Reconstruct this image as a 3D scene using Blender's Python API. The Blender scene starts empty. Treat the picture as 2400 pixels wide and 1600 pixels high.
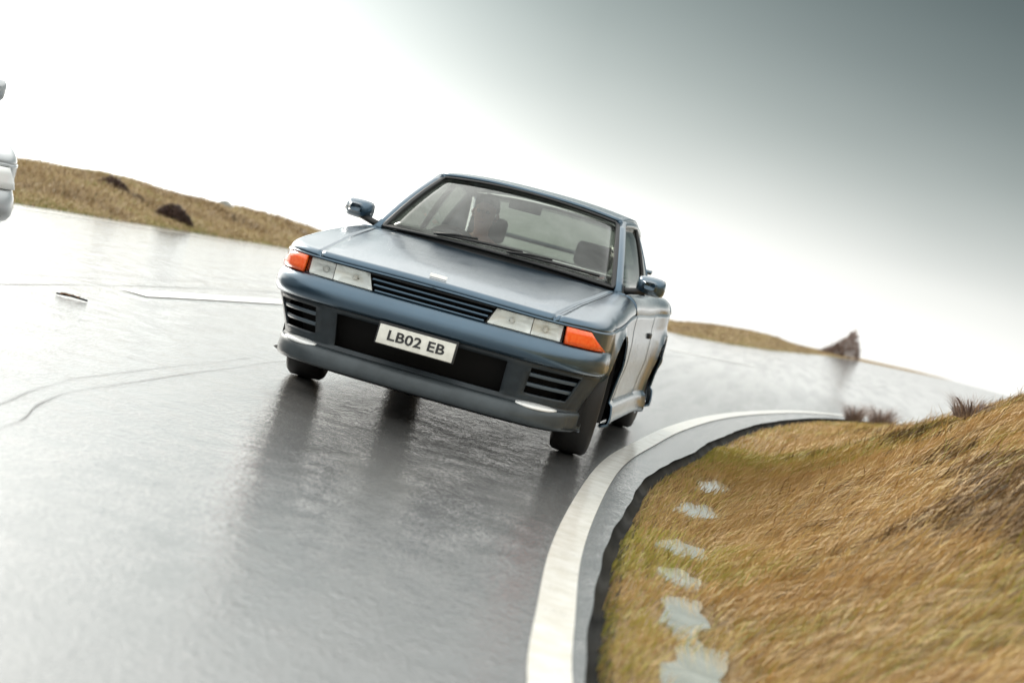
import bpy, math, random
import numpy as np
from mathutils import Vector, Matrix
random.seed(7); rng = np.random.default_rng(11)
S = bpy.context.scene
COL = S.collection
# ------------------------------------------------------------------ camera
CAM = Vector((1.6986, -8.8948, 0.9307)); YAW, PITCH, ROLL = -0.1555, 0.0496, 0.2635
fw = Vector((math.sin(YAW)*math.cos(PITCH), math.cos(YAW)*math.cos(PITCH), -math.sin(PITCH)))
r0 = Vector((math.cos(YAW), -math.sin(YAW), 0)); u0 = r0.cross(fw)
rt = math.cos(ROLL)*r0 + math.sin(ROLL)*u0; up = -math.sin(ROLL)*r0 + math.cos(ROLL)*u0
cd = bpy.data.cameras.new('camera'); cam = bpy.data.objects.new('camera', cd); COL.objects.link(cam)
M = Matrix((rt, up, -fw)).transposed().to_4x4(); M.translation = CAM; cam.matrix_world = M
cd.sensor_width = 36; cd.lens = 60; cd.clip_start = .05; cd.clip_end = 9000
cd.dof.use_dof = True; cd.dof.focus_distance = 8.8; cd.dof.aperture_fstop = 2.4
S.camera = cam
FPX = 4000.
def ray(px, py): return fw + rt*((px-1200)/FPX) - up*((py-800)/FPX)
def at_t(px, py, t): return CAM + ray(px, py)*t
def at_z(px, py, z=0):
    d = ray(px, py); return CAM + d*((z-CAM.z)/d.z)
# ------------------------------------------------------------------ world, sun, exposure
SUN_EL, SUN_AZ = math.radians(24), math.radians(-48)     # azimuth from +Y towards +X
W = bpy.data.worlds.new('World'); S.world = W; W.use_nodes = True
nt = W.node_tree; N = nt.nodes; L = nt.links; N.clear()
def nd(tp, **kw):
    n = N.new(tp)
    for k, v in kw.items(): setattr(n, k, v)
    return n
def mth(op, a, b=None, c=None):
    n = nd('ShaderNodeMath', operation=op)
    for i, v in enumerate((a, b, c)):
        if v is None: continue
        if isinstance(v, (int, float)): n.inputs[i].default_value = v
        else: L.new(v, n.inputs[i])
    return n.outputs[0]
tc = nd('ShaderNodeTexCoord')
def dot(vec):
    n = nd('ShaderNodeVectorMath', operation='DOT_PRODUCT'); L.new(tc.outputs['Generated'], n.inputs[0]); n.inputs[1].default_value = vec; return n.outputs['Value']
camaz = YAW
def azel(a, e): a = math.radians(a)+camaz; e = math.radians(e); return Vector((math.sin(a)*math.cos(e), math.cos(a)*math.cos(e), math.sin(e)))
Cc = azel(22, 15.5); Cr = Vector((math.cos(camaz+math.radians(22)), -math.sin(camaz+math.radians(22)), 0)); Cu = Cr.cross(Cc)
nz = nd('ShaderNodeTexNoise'); nz.inputs['Scale'].default_value = 2.2; nz.inputs['Detail'].default_value = 3; nz.inputs['Roughness'].default_value = .45
mp = nd('ShaderNodeMapping'); mp.inputs['Scale'].default_value = (1, 1, 3); L.new(tc.outputs['Generated'], mp.inputs[0]); L.new(mp.outputs[0], nz.inputs['Vector'])
wob = mth('MULTIPLY_ADD', nz.outputs[0], .07, -.035)
ctr_f = azel(0, 0); ctr_r = Vector((math.cos(camaz), -math.sin(camaz), 0))
el = mth('MULTIPLY', mth('ARCSINE', mth('ADD', dot(Vector((0, 0, 1))), wob)), 2/math.pi)      # 0 horizon, 1 zenith
az = mth('DIVIDE', mth('ARCTAN2', dot(ctr_r), dot(ctr_f)), math.pi)                            # -1..1, 0 straight ahead
def ramp1(v, stops, lo, hi):
    mr = nd('ShaderNodeMapRange'); mr.inputs[1].default_value = lo; mr.inputs[2].default_value = hi; L.new(v, mr.inputs[0])
    r = nd('ShaderNodeValToRGB'); r.color_ramp.interpolation = 'B_SPLINE' if False else 'EASE' if len(stops) < 3 else 'LINEAR'; e = r.color_ramp.elements
    while len(e) < len(stops): e.new(.5)
    for k, (p_, c_) in enumerate(stops): e[k].position = (p_-lo)/(hi-lo); e[k].color = (c_, c_, c_, 1)
    L.new(mr.outputs[0], r.inputs[0]); return r.outputs[0]
deg = 1/90.
De = ramp1(el, [(-4*deg, 0), (0, .012), (2*deg, .12), (4*deg, .31), (8*deg, .64), (12.5*deg, 1.), (15*deg, .45), (18*deg, .14), (35*deg, .06), (90*deg, .05)], -4*deg, 90*deg)
Da = ramp1(az, [(-50/180, 0.), (-28/180, .04), (-17/180, .30), (-8/180, .60), (0, .86), (17/180, 1.), (60/180, .9), (110/180, 0.)], -50/180, 110/180)
g = mth('MULTIPLY', De, Da)
dark = mth('EXPONENT', mth('MULTIPLY', g, -2.45))
Gl = azel(-26, 6)
glow = mth('EXPONENT', mth('MULTIPLY', mth('SUBTRACT', 1., dot(Gl)), -14.))
zen = ramp1(el, [(0, .76), (14*deg, .78), (32*deg, 1.15), (90*deg, 1.25)], 0, 1)
lum = mth('MULTIPLY', mth('MULTIPLY_ADD', glow, 1.2, mth('MULTIPLY', zen, .88)), dark)
lum = mth('MULTIPLY', lum, mth('MULTIPLY_ADD', nz.outputs[0], .16, .92))
cr = nd('ShaderNodeMix', data_type='RGBA'); L.new(g, cr.inputs['Factor']); cr.inputs['A'].default_value = (1, 1, .965, 1); cr.inputs['B'].default_value = (.66, .93, 1.0, 1)
bg = nd('ShaderNodeBackground'); L.new(cr.outputs['Result'], bg.inputs[0]); L.new(lum, bg.inputs[1])
sky = nd('ShaderNodeTexSky'); sky.sky_type = 'NISHITA'; sky.sun_disc = False; sky.sun_elevation = SUN_EL; sky.sun_rotation = SUN_AZ; sky.air_density = 1.5; sky.dust_density = 3
bg2 = nd('ShaderNodeBackground'); L.new(sky.outputs[0], bg2.inputs[0]); bg2.inputs[1].default_value = .006
ad = nd('ShaderNodeAddShader'); L.new(bg.outputs[0], ad.inputs[0]); L.new(bg2.outputs[0], ad.inputs[1])
wo = nd('ShaderNodeOutputWorld'); L.new(ad.outputs[0], wo.inputs[0])
sd = bpy.data.lights.new('sun', 'SUN'); sd.energy = 1.5; sd.angle = math.radians(18); sd.color = (1, .95, .86)
so = bpy.data.objects.new('sun', sd); COL.objects.link(so)
sv = Vector((math.sin(SUN_AZ)*math.cos(SUN_EL), math.cos(SUN_AZ)*math.cos(SUN_EL), math.sin(SUN_EL)))
so.rotation_euler = sv.to_track_quat('Z', 'Y').to_euler(); so.location = sv*50
S.view_settings.view_transform = 'Standard'; S.view_settings.look = 'None'; S.view_settings.exposure = .75; S.view_settings.gamma = 1; S.view_settings.use_curve_mapping = False

# ------------------------------------------------------------------ helpers
def mesh_obj(name, V, F, mat=None, parent=None, smooth=True, loc=None):
    me = bpy.data.meshes.new(name)
    me.from_pydata([tuple(v) for v in V], [], [tuple(f) for f in F])
    if smooth: me.polygons.foreach_set('use_smooth', [True]*len(me.polygons))
    if mat:
        for m in (mat if isinstance(mat, (list, tuple)) else [mat]): me.materials.append(m)
    me.update(); o = bpy.data.objects.new(name, me); COL.objects.link(o)
    if parent: o.parent = parent
    if loc: o.location = loc
    return o
def tag(o, label=None, cat=None, group=None, kind=None):
    for k, v in (('label', label), ('category', cat), ('group', group), ('kind', kind)):
        if v: o[k] = v
    return o
def empty(name, loc=(0, 0, 0), rz=0):
    o = bpy.data.objects.new(name, None); COL.objects.link(o); o.location = loc; o.rotation_euler = (0, 0, rz); o.empty_display_size = .2; return o
def solid(o, t, off=-1):
    m = o.modifiers.new('solid', 'SOLIDIFY'); m.thickness = t; m.offset = off; return o
def grid_faces(nu, nv, skip=None, base=0):
    return [(base+i*nv+j, base+(i+1)*nv+j, base+(i+1)*nv+j+1, base+i*nv+j+1) for i in range(nu-1) for j in range(nv-1) if not (skip and skip(i, j))]
def box_vf(c, s, V, F, rot=None, taper=1.0):
    b = len(V)
    for dz in (-1, 1):
        for dx, dy in ((-1, -1), (1, -1), (1, 1), (-1, 1)):
            k = taper if dz > 0 else 1
            p = Vector((dx*s[0]/2*k, dy*s[1]/2*k, dz*s[2]/2))
            if rot: p = rot @ p
            V.append(Vector(c)+p)
    F += [(b, b+3, b+2, b+1), (b+4, b+5, b+6, b+7), (b, b+1, b+5, b+4), (b+1, b+2, b+6, b+5), (b+2, b+3, b+7, b+6), (b+3, b, b+4, b+7)]
def box(name, c, s, mat, parent=None, rot=None, bevel=0, taper=1.0):
    V, F = [], []; box_vf(c, s, V, F, rot, taper)
    o = mesh_obj(name, V, F, mat, parent, smooth=False)
    if bevel:
        m = o.modifiers.new('b', 'BEVEL'); m.width = bevel; m.segments = 3
        o.data.polygons.foreach_set('use_smooth', [True]*len(o.data.polygons))
    return o
def tube_vf(pts, rad, V, F, n=8, flat=1.0, cap=True):
    pts = [Vector(p) for p in pts]; b0 = len(V)
    rads = rad if isinstance(rad, (list, tuple)) else [rad]*len(pts)
    for i, p in enumerate(pts):
        d = (pts[min(i+1, len(pts)-1)]-pts[max(i-1, 0)]).normalized()
        a = Vector((0, 0, 1)) if abs(d.z) < .9 else Vector((0, 1, 0))
        s = d.cross(a).normalized(); t = s.cross(d)
        for k in range(n):
            an = 2*math.pi*k/n; V.append(p+s*math.cos(an)*rads[i]+t*math.sin(an)*rads[i]*flat)
    for i in range(len(pts)-1):
        for k in range(n):
            F.append((b0+i*n+k, b0+i*n+(k+1) % n, b0+(i+1)*n+(k+1) % n, b0+(i+1)*n+k))
    if cap: F.append(tuple(b0+k for k in range(n))[::-1]); F.append(tuple(b0+(len(pts)-1)*n+k for k in range(n)))
def tube(name, pts, rad, mat, parent=None, n=8, flat=1.0):
    V, F = [], []; tube_vf(pts, rad, V, F, n, flat); return mesh_obj(name, V, F, mat, parent)
def interp(x, xs, ys): return float(np.interp(x, xs, ys))
def smooth_interp(x, xs, ys):       # catmull-rom on table
    i = int(np.clip(np.searchsorted(xs, x)-1, 0, len(xs)-2)); t = np.clip((x-xs[i])/(xs[i+1]-xs[i]), 0, 1)
    def m(k):
        if k <= 0: return (ys[1]-ys[0])/(xs[1]-xs[0])
        if k >= len(xs)-1: return (ys[-1]-ys[-2])/(xs[-1]-xs[-2])
        return (ys[k+1]-ys[k-1])/(xs[k+1]-xs[k-1])
    h = xs[i+1]-xs[i]
    return (2*t**3-3*t**2+1)*ys[i]+(t**3-2*t**2+t)*h*m(i)+(-2*t**3+3*t**2)*ys[i+1]+(t**3-t**2)*h*m(i+1)
# ------------------------------------------------------------------ materials
class Mat:
    def __init__(s, name):
        s.m = bpy.data.materials.new(name); s.m.use_nodes = True; s.t = s.m.node_tree; s.n = s.t.nodes; s.l = s.t.links
        s.b = s.n['Principled BSDF']
    def set(s, **k):
        for a, v in k.items():
            s.b.inputs[a.replace('_', ' ')].default_value = v if not isinstance(v, tuple) else (*v, 1)
        return s
    def node(s, tp, **k):
        n = s.n.new(tp)
        for a, v in k.items(): setattr(n, a, v)
        return n
    def coord(s, scale=(1, 1, 1), kind='Object'):
        t = s.node('ShaderNodeTexCoord'); m = s.node('ShaderNodeMapping'); m.inputs['Scale'].default_value = scale
        s.l.new(t.outputs[kind], m.inputs[0]); return m.outputs[0]
    def noise(s, sc, det=4, rough=.55, vec=None, dist=0):
        n = s.node('ShaderNodeTexNoise'); n.inputs['Scale'].default_value = sc; n.inputs['Detail'].default_value = det; n.inputs['Roughness'].default_value = rough; n.inputs['Distortion'].default_value = dist
        s.l.new(vec or s.coord(), n.inputs['Vector']); return n.outputs['Fac']
    def ramp(s, fac, stops, interp='LINEAR'):
        r = s.node('ShaderNodeValToRGB'); r.color_ramp.interpolation = interp; e = r.color_ramp.elements
        while len(e) < len(stops): e.new(.5)
        for k, (p, c) in enumerate(stops):
            e[k].position = p; e[k].color = (*c, 1) if isinstance(c, tuple) else (c, c, c, 1)
        s.l.new(fac, r.inputs[0]); return r.outputs[0]
    def mix(s, fac, a, b, mode='MIX'):
        m = s.node('ShaderNodeMix', data_type='RGBA', blend_type=mode)
        for k, v in (('Factor', fac), ('A', a), ('B', b)):
            if isinstance(v, (int, float)): m.inputs[k].default_value = v
            elif isinstance(v, tuple): m.inputs[k].default_value = (*v, 1)
            else: s.l.new(v, m.inputs[k])
        return m.outputs['Result']
    def math(s, op, a, b=0.):
        m = s.node('ShaderNodeMath', operation=op)
        for i, v in enumerate((a, b)):
            if isinstance(v, (int, float)): m.inputs[i].default_value = v
            else: s.l.new(v, m.inputs[i])
        return m.outputs[0]
    def bump(s, h, st=.3, dist=.01, prev=None):
        b = s.node('ShaderNodeBump'); b.inputs['Strength'].default_value = st; b.inputs['Distance'].default_value = dist
        s.l.new(h, b.inputs['Height'])
        if prev: s.l.new(prev, b.inputs['Normal'])
        return b.outputs[0]
    def to(s, sock, name): s.l.new(sock, s.b.inputs[name]); return s
def simple(name, col, rough=.5, metal=0, var=.12, **k):
    m = Mat(name); m.set(Roughness=rough, Metallic=metal, **k)
    f = m.noise(9, 4)
    lo = tuple(max(0, c*(1-var)) for c in col); hi = tuple(c*(1+var) for c in col)
    m.to(m.ramp(f, [(.3, lo), (.7, hi)]), 'Base Color'); return m.m
def make_paint(name, col, metal=.8, rough=.30):
    m = Mat(name); m.set(Metallic=metal, Roughness=rough, Coat_Weight=1.0, Coat_Roughness=.09, Coat_IOR=1.5)
    f = m.noise(3.5, 5, .6); dirt = m.noise(14, 6, .7)
    c = m.mix(m.math('MULTIPLY', m.ramp(f, [(.35, 0.), (.75, 1.)]), .35), col, tuple(x*1.5+.01 for x in col))
    m.to(c, 'Base Color')
    m.to(m.ramp(dirt, [(.3, .05), (.75, .2)]), 'Coat Roughness')
    fl = m.noise(900, 1); m.to(m.bump(fl, .03, .001), 'Normal')
    dr = m.noise(160, 2, .5); nb = m.bump(m.ramp(dr, [(.55, 0.), (.68, 1.)]), .12, .002); m.to(nb, 'Coat Normal')
    return m.m
PAINT = make_paint('blue_grey_metallic_paint', (.050, .095, .138))
SILVER = make_paint('silver_metallic_paint', (.40, .42, .43), .35, .35)
BLACK = simple('black_trim', (.012, .013, .014), .5)
RUBBER = simple('tyre_rubber', (.018, .018, .018), .62)
WELL = simple('dark_underside', (.008, .008, .008), .9)
RIM = simple('alloy_rim', (.28, .29, .3), .35, .8)
CABIN = simple('interior_fabric', (.035, .036, .038), .85)
DASH = simple('dashboard_plastic', (.014, .015, .015), .6)
LOWER_SHADE = simple('shade_toned_lower_paint', (.030, .040, .047), .42, .2, .3)  # body paint darkened: shade under the bumper bar put into the colour
LIP = simple('shade_toned_lip_paint', (.06, .073, .08), .38, .3, .2)  # body paint greyed: the lip's shade and reflections put into its colour
SLAT = simple('dark_blue_slat', (.07, .095, .115), .3)
GROOVE = simple('panel_gap', (.004, .004, .005), .8)
def glass(name, tint, rough=.0, ior=1.5, extra=0.):
    m = Mat(name); m.n.remove(m.b); out = m.n['Material Output']
    t = m.node('ShaderNodeBsdfTransparent'); t.inputs[0].default_value = (*tint, 1)
    gl = m.node('ShaderNodeBsdfGlossy'); gl.inputs['Roughness'].default_value = rough
    ge = m.node('ShaderNodeNewGeometry'); dp = m.node('ShaderNodeVectorMath', operation='DOT_PRODUCT'); m.l.new(ge.outputs['Normal'], dp.inputs[0]); m.l.new(ge.outputs['Incoming'], dp.inputs[1])
    cs_ = m.math('ABSOLUTE', dp.outputs['Value']); fo_ = ((ior-1)/(ior+1))**2; sch = m.math('ADD', m.math('MULTIPLY', m.math('POWER', m.math('SUBTRACT', 1., cs_), 5.), 1-fo_), fo_)
    wet = m.noise(38, 4, .6); b = m.bump(wet, .05, .002); m.l.new(b, gl.inputs['Normal'])
    fac = m.math('ADD', sch, m.math('MULTIPLY', m.ramp(m.noise(2.3, 4, .6, dist=.6), [(.35, 0.), (.7, 1.)]), extra))
    mx = m.node('ShaderNodeMixShader'); m.l.new(fac, mx.inputs[0]); m.l.new(t.outputs[0], mx.inputs[1]); m.l.new(gl.outputs[0], mx.inputs[2])
    m.l.new(mx.outputs[0], out.inputs[0]); return m.m
GLASS = glass('window_glass', (.62, .65, .62), .01, 1.45, .08)
LENS = glass('lamp_lens_glass', (.975, .985, .98), .04, 1.45, .04)
REFL = simple('lamp_reflector', (.93, .95, .94), .25, .15, .02)
m = Mat('amber_lens'); m.set(Base_Color=(1, .13, .015), Roughness=.18, Coat_Weight=.6, Emission_Strength=0.)
m.to(m.ramp(m.noise(60, 2), [(.3, (.95, .09, .01)), (.7, (1., .17, .03))]), 'Base Color'); AMBER = m.m
m = Mat('plate_white'); m.set(Roughness=.4); m.to(m.ramp(m.noise(30, 4), [(.3, (.62, .62, .56)), (.7, (.78, .78, .71))]), 'Base Color'); PLATE = m.m
CHROME = simple('emblem_metal', (.8, .8, .78), .2, .9)
BADGE = simple('white_badge', (.8, .8, .78), .4, 0)
SKIN = simple('skin', (.90, .43, .33), .5, 0, .06)
SHIRT = simple('dark_jumper', (.03, .035, .04), .9)
HAIR = simple('brown_hair', (.05, .03, .02), .7)
PAPER = simple('white_paper', (.85, .83, .80), .6, 0, .03)
PINK = simple('pink_print', (.65, .22, .22), .6)

# ------------------------------------------------------------------ the car
A, Y0, B, NX = .85, -.30, .56, 3.2
YR, BR = 3.08, .54
def y_front(x): return Y0 - B*max(0, 1-abs(x/A)**NX)**(1/NX)
def y_rear(x): return YR + BR*max(0, 1-abs(x/A)**3.6)**(1/3.6)
def H(x, y):
    hc = smooth_interp(y, [-.9, -.6, -.3, 0, .3, .42, .6, 2.6, 3.1, 3.7], [.700, .752, .792, .828, .868, .885, .90, .915, .935, .925])
    hs = smooth_interp(y, [-.9, -.6, -.3, 0, .55, 1.5, 2.4, 3.1, 3.7], [.665, .712, .765, .81, .862, .870, .895, .895, .87])
    q = (abs(x)/A)
    return hc + (hs-hc)*q**2.2 + .006*math.exp(-((abs(x)-.52)/.05)**2)*(1 if -.7 < y < .4 else 0)
# half outline, front centre -> side -> rear centre
ol = []
for x in np.linspace(0, .72, 200): ol.append((float(x), y_front(x)))
for i in range(1, 200):
    yy = y_front(.72)+(Y0-y_front(.72))*i/199; ol.append((A*max(0, 1-abs((Y0-yy)/B)**NX)**(1/NX), yy))
for y in np.arange(Y0+.02, YR, .02): ol.append((A+.008*math.exp(-((y-0)/.30)**2)+.034*math.exp(-((y-2.55)/.36)**2), float(y)))
for i in range(1, 200):
    yy = YR+(y_rear(.7)-YR)*i/199; ol.append((A*max(0, 1-abs((yy-YR)/BR)**3.6)**(1/3.6), yy))
for x in np.linspace(.7, 0, 150)[1:]: ol.append((float(x), y_rear(x)))
OL = np.array(ol); _a = np.concatenate([[0], np.cumsum(np.hypot(*np.diff(OL, axis=0).T))]); _s = np.linspace(0, _a[-1], 1500)
OL = np.stack([np.interp(_s, _a, OL[:, 0]), np.interp(_s, _a, OL[:, 1])], 1)
SIDEI = [i for i in range(len(OL)) if Y0 <= OL[i][1] <= YR]
def half_w(y): return float(np.interp(y, OL[SIDEI, 1], OL[SIDEI, 0], left=A, right=A))
ARC = np.concatenate([[0], np.cumsum(np.hypot(*np.diff(OL, axis=0).T))])
def edge_dist(x, y):
    p = np.array([abs(x), y]); a = OL[:-1]; d = OL[1:]-a
    t = np.clip(((p-a)*d).sum(1)/((d*d).sum(1)+1e-12), 0, 1); q = a+d*t[:, None]
    e = float(np.min(np.hypot(q[:, 0]-p[0], q[:, 1]-p[1]))); return 0. if e < 3e-5 else e
def out_pt(s):
    x = np.interp(s, ARC, OL[:, 0]); y = np.interp(s, ARC, OL[:, 1])
    d = .012; x2 = np.interp(s+d, ARC, OL[:, 0]); y2 = np.interp(s+d, ARC, OL[:, 1]); x1 = np.interp(s-d, ARC, OL[:, 0]); y1 = np.interp(s-d, ARC, OL[:, 1])
    t = np.array([x2-x1, y2-y1]); t /= np.hypot(*t)+1e-9; n = np.array([t[1], -t[0]])
    if s < .01: n = np.array([0., -1.])
    if s > ARC[-1]-.01: n = np.array([0., 1.])
    return x, y, n
def s_of_x(x): # on front
    k = np.argmax(OL[:, 1] >= Y0-.01); return float(np.interp(x, OL[:k, 0], ARC[:k]))
def s_of_y(y): # on side
    return float(np.interp(y, OL[:, 1], ARC))
def rnd(x, y):  # rounding radius of the top edge
    return interp(y, [-.86, -.7, -.45, -.1], [.028, .03, .06, .085])
def topz(x, y):
    e = edge_dist(x, y); r = rnd(x, y); z = H(x, y)
    if e < r: z -= r-math.sqrt(max(0, r*r-(r-e)**2))
    return z
FZ = [.15, .158, .19, .235, .245, .252, .300, .455, .462, .48, .51, .545, .568, .576, .60, .68, .9]
FO = [-.065, -.034, -.028, -.042, -.062, -.085, -.075, -.012, .016, .036, .042, .030, .010, .0, .0, .0, .0]
SZ = [.15, .17, .22, .27, .285, .36, .50, .62, .70, .9]
SO = [-.03, .012, .014, .004, -.014, -.008, .012, .010, 0, 0]
def prof(z, x, y):
    tuck = -.05*np.clip((.46-z)/.26, 0, 1)*np.clip((y+.80)/.22, 0, 1)
    w = np.clip((y+.36)/.03, 0, 1)*np.clip((z-.40)/.05, 0, 1) if y < -.27 else 1.; f = tuck+ interp(z, FZ, FO)*(1-.6*np.clip((y+.80)/.35, 0, 1)); s = interp(z, SZ, SO)
    wr = np.clip((y-3.0)/.03, 0, 1)
    r = .03*math.exp(-((z-.48)/.07)**2)
    return float((f*(1-w)+s*w)*(1-wr)+r*wr)
ARCH = [(0., .315, .352), (2.615, .315, .352)]
def surf(s, z, inset=0., side=1):
    x, y, n = out_pt(s); o = prof(z, x, y)-inset
    return Vector((side*(x+n[0]*o), y+n[1]*o, z))

def build_car(name, paint, loc, rz, zs=1.0, plate_text='L824 EB', wheel_turn=0.0):
    root = empty(name, loc, rz); root.scale = (1, 1, zs)
    P = lambda n, V, F, m, par=root, sm=True: mesh_obj(n, V, F, m, par, sm)
    # ---- perimeter ribbon
    sx = [s_of_x(x) for x in np.arange(0, .80, .04)]+[s_of_x(.44), s_of_x(.56)]
    sy = list(np.arange(s_of_x(.74), s_of_y(-.33), .012))[1:]
    ys = list(np.arange(-.32, YR, .03))
    for g0 in (.60, .608, 1.80, 1.808): ys.append(g0)
    cols = sorted(set(np.round(sx+sy+[s_of_y(y) for y in ys]+list(np.arange(ARC[-1]-.95, ARC[-1]+.001, .05)), 4)))
    cols = [c for i, c in enumerate(cols) if i == 0 or c-cols[i-1] > .003]
    if cols[-1] < ARC[-1]: cols.append(ARC[-1])
    low = [.576, .568, .556, .545, .53, .51, .495, .48, .462, .455, .43, .40, .37, .34, .315, .300, .285, .27, .252, .245, .235, .215, .19, .17, .158, .15]
    JOIN = {'front_bumper': ([], []), 'lower_bumper': ([], []), 'front_lip': ([], []), 'rear_bumper': ([], [])}
    for side in (-1, 1):
        rows_n = 8+len(low); V = []; inside = []
        for s in cols:
            x, y, n = out_pt(s); zt = topz(x, y)
            zz = [zt+(.576-zt)*k/8 for k in range(8)]+low
            if y < -.4 or True: zz[1] = zt-.010 if y < -.36 else zz[1]
            for z in zz:
                v = surf(s, z, 0, side)
                ins = 0
                if abs(v.x) > .6:
                    for (ay, az, ar) in ARCH:
                        d = math.hypot(v.y-ay, v.z-az)
                        if d < ar:
                            ins = 1; k = ar/max(d, 1e-4); v.y = ay+(v.y-ay)*k; v.z = max(.15, az+(v.z-az)*k); d = ar
                        if ar <= d < ar+.06 and (v.y > -.335 or ay > 1): v.x += side*.014*(1-(d-ar)/.06)
                V.append(v); inside.append(ins)
        F = {'b': [], 'bump': [], 'low': [], 'lip': [], 'door': [], 'rear': [], 'gap': []}
        for i in range(len(cols)-1):
            x0, y0, n0 = out_pt((cols[i]+cols[i+1])/2)
            for j in range(rows_n-1):
                a = i*rows_n+j; q = (a, a+rows_n, a+rows_n+1, a+1)
                if side > 0: q = q[::-1]
                c = sum((V[k] for k in q), Vector())/4
                if all(inside[k] for k in q): continue
                if y0 < -.42 and 1 <= j < 8 and x0 < .765+.065*np.clip((.668-c.z)/.085, 0, 1): continue
                if y0 < -.35:
                    if x0 < .44 and .27 < c.z < .43: continue
                    if .56 < x0 < .80 and .30 < c.z < .43 and y0 < -.45: continue
                    F['lip' if c.z < .243 else 'low' if c.z < .456 else 'bump' if c.z < .58 else 'b'].append(q)
                elif (.60 < y0 < .608 or 1.80 < y0 < 1.808) and c.z > .285: F['gap'].append(q)
                elif .608 < y0 < 1.80 and c.z > .285: F['door'].append(q)
                elif y0 > 3.0 and c.z < .6: F['rear'].append(q)
                else: F['b'].append(q)
        for nm, key, mt in (('side_panel', 'b', paint), ('front_bumper', 'bump', paint), ('lower_bumper', 'low', paint), ('front_lip', 'lip', paint), ('door', 'door', paint), ('rear_bumper', 'rear', paint), ('door_gap', 'gap', GROOVE)):
            used = sorted({k for q in F[key] for k in q}); mpp = {k: i for i, k in enumerate(used)}
            if nm in JOIN:
                b0 = len(JOIN[nm][0]); JOIN[nm][0].extend(V[k] for k in used); JOIN[nm][1].extend(tuple(b0+mpp[k] for k in q) for q in F[key]); continue
            o = P(nm, [V[k] for k in used], [tuple(mpp[k] for k in q) for q in F[key]], mt)
            solid(o, .012, 0 if side > 0 else 0)
            if nm == 'door':
                hd = box('door_handle', (side*(.865), 1.66, .66), (.022, .14, .035), BLACK, o, bevel=.008)
    for nm, (V, F) in JOIN.items():
        key = {}; mp_ = []; V2 = []
        for v in V:
            kk = (round(v.x, 4), round(v.y, 4), round(v.z, 4))
            if kk not in key: key[kk] = len(V2); V2.append(v)
            mp_.append(key[kk])
        o = P(nm, V2, [tuple(dict.fromkeys(mp_[k] for k in q)) for q in F if len({mp_[k] for k in q}) > 2], paint if paint is SILVER else {'lower_bumper': LOWER_SHADE, 'front_lip': LIP}.get(nm, paint)); solid(o, .012, 0)
        if nm == 'front_bumper': bump = o
    # back wall behind lamps, grille and intake
    for nm, z0, z1, inset, xm in (('lamp_recess', .56, .69, .075, .84), ('intake_recess', .14, .46, .12, .849)):
        V, F = [], []; xs = np.linspace(-s_of_x(min(xm, .849)), s_of_x(min(xm, .849)), 31)
        for s in xs:
            for z in (z0, z1):
                p = surf(abs(s), z, inset, 1 if s >= 0 else -1); V.append(p)
        F = grid_faces(31, 2); b = len(V)
        # roof and floor of the recess
        for s in xs:
            for z in (z0, z1):
                V.append(surf(abs(s), z, .012, 1 if s >= 0 else -1))
        for i in range(30):
            F.append((2*i, 2*i+2, b+2*i+2, b+2*i)); F.append((2*i+1, 2*i+3, b+2*i+3, b+2*i+1))
        P(nm, V, F, WELL)
    # ---- bonnet and wings
    inner = [0, .08, .16, .24, .32, .40, .46, .50, .54, .575]
    colsx = [(v, v*.70/.60) for v in inner]+[(.594, .694), (.598, .696), (.602, .704), (.607, .707)]
    for q in np.linspace(.04, 1, 22):
        xf = .607+(A-.607)*math.sin(q*math.pi/2); xb = .707+(A-.707)*math.sin(q*math.pi/2); colsx.append((xf, xb))
    full = [(-a, -b) for a, b in colsx[:0:-1]]+colsx
    nv = 44; V = []
    for xf, xb in full:
        yf = y_front(xf); yb = .40+.2*(min(abs(xb), .72)/.70)**2
        for j in range(nv):
            lead = [0, .003, .008, .015, .023, .034, .05, .07]
            v = lead[j]/(yb-yf) if j < 8 else .07/(yb-yf)+(1-.07/(yb-yf))*((j-7)/(nv-8))
            y = yf+(yb-yf)*v; x = xf+(xb-xf)*v
            x *= half_w(y)/A if y > Y0 else 1
            z = topz(x, y)
            ax = abs(xf)
            if .5945 < ax < .6035: z -= .010
            V.append(Vector((x, y, z)))
    nI = len(full); mid = nI//2; cn = len(inner)+1
    Fh = grid_faces(nI, nv, skip=lambda i, j: not (mid-cn+1 <= i < mid+cn-1+0))
    hood_cols = set(range(mid-cn+1, mid+cn-1))
    Fg = grid_faces(nI, nv, skip=lambda i, j: i in hood_cols or not (mid-cn-3 < i < mid+cn+3))
    Fw = grid_faces(nI, nv, skip=lambda i, j: (mid-cn-3 < i < mid+cn+3))
    # body is drawn just wider than the gap
    def sub(nm, F, mt):
        used = sorted({k for q in F for k in q}); mpp = {k: i for i, k in enumerate(used)}
        o = P(nm, [V[k] for k in used], [tuple(mpp[k] for k in q)[::-1] for q in F], mt); solid(o, .012, 1); return o
    hood = sub('bonnet', Fh, paint); sub('bonnet_gap', Fg, paint)
    sub('front_wing', [q for q in Fw if V[q[0]].x < 0], paint); sub('front_wing', [q for q in Fw if V[q[0]].x > 0], paint)
    # emblem on the nose of the bonnet
    zc = H(0, -.80)
    V2, F2 = [], []; box_vf((.0, -.80, zc+.012), (.085, .007, .020), V2, F2, Matrix.Rotation(math.radians(-35), 3, 'X'))
    P('emblem', V2, F2, BADGE, hood, False)
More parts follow.
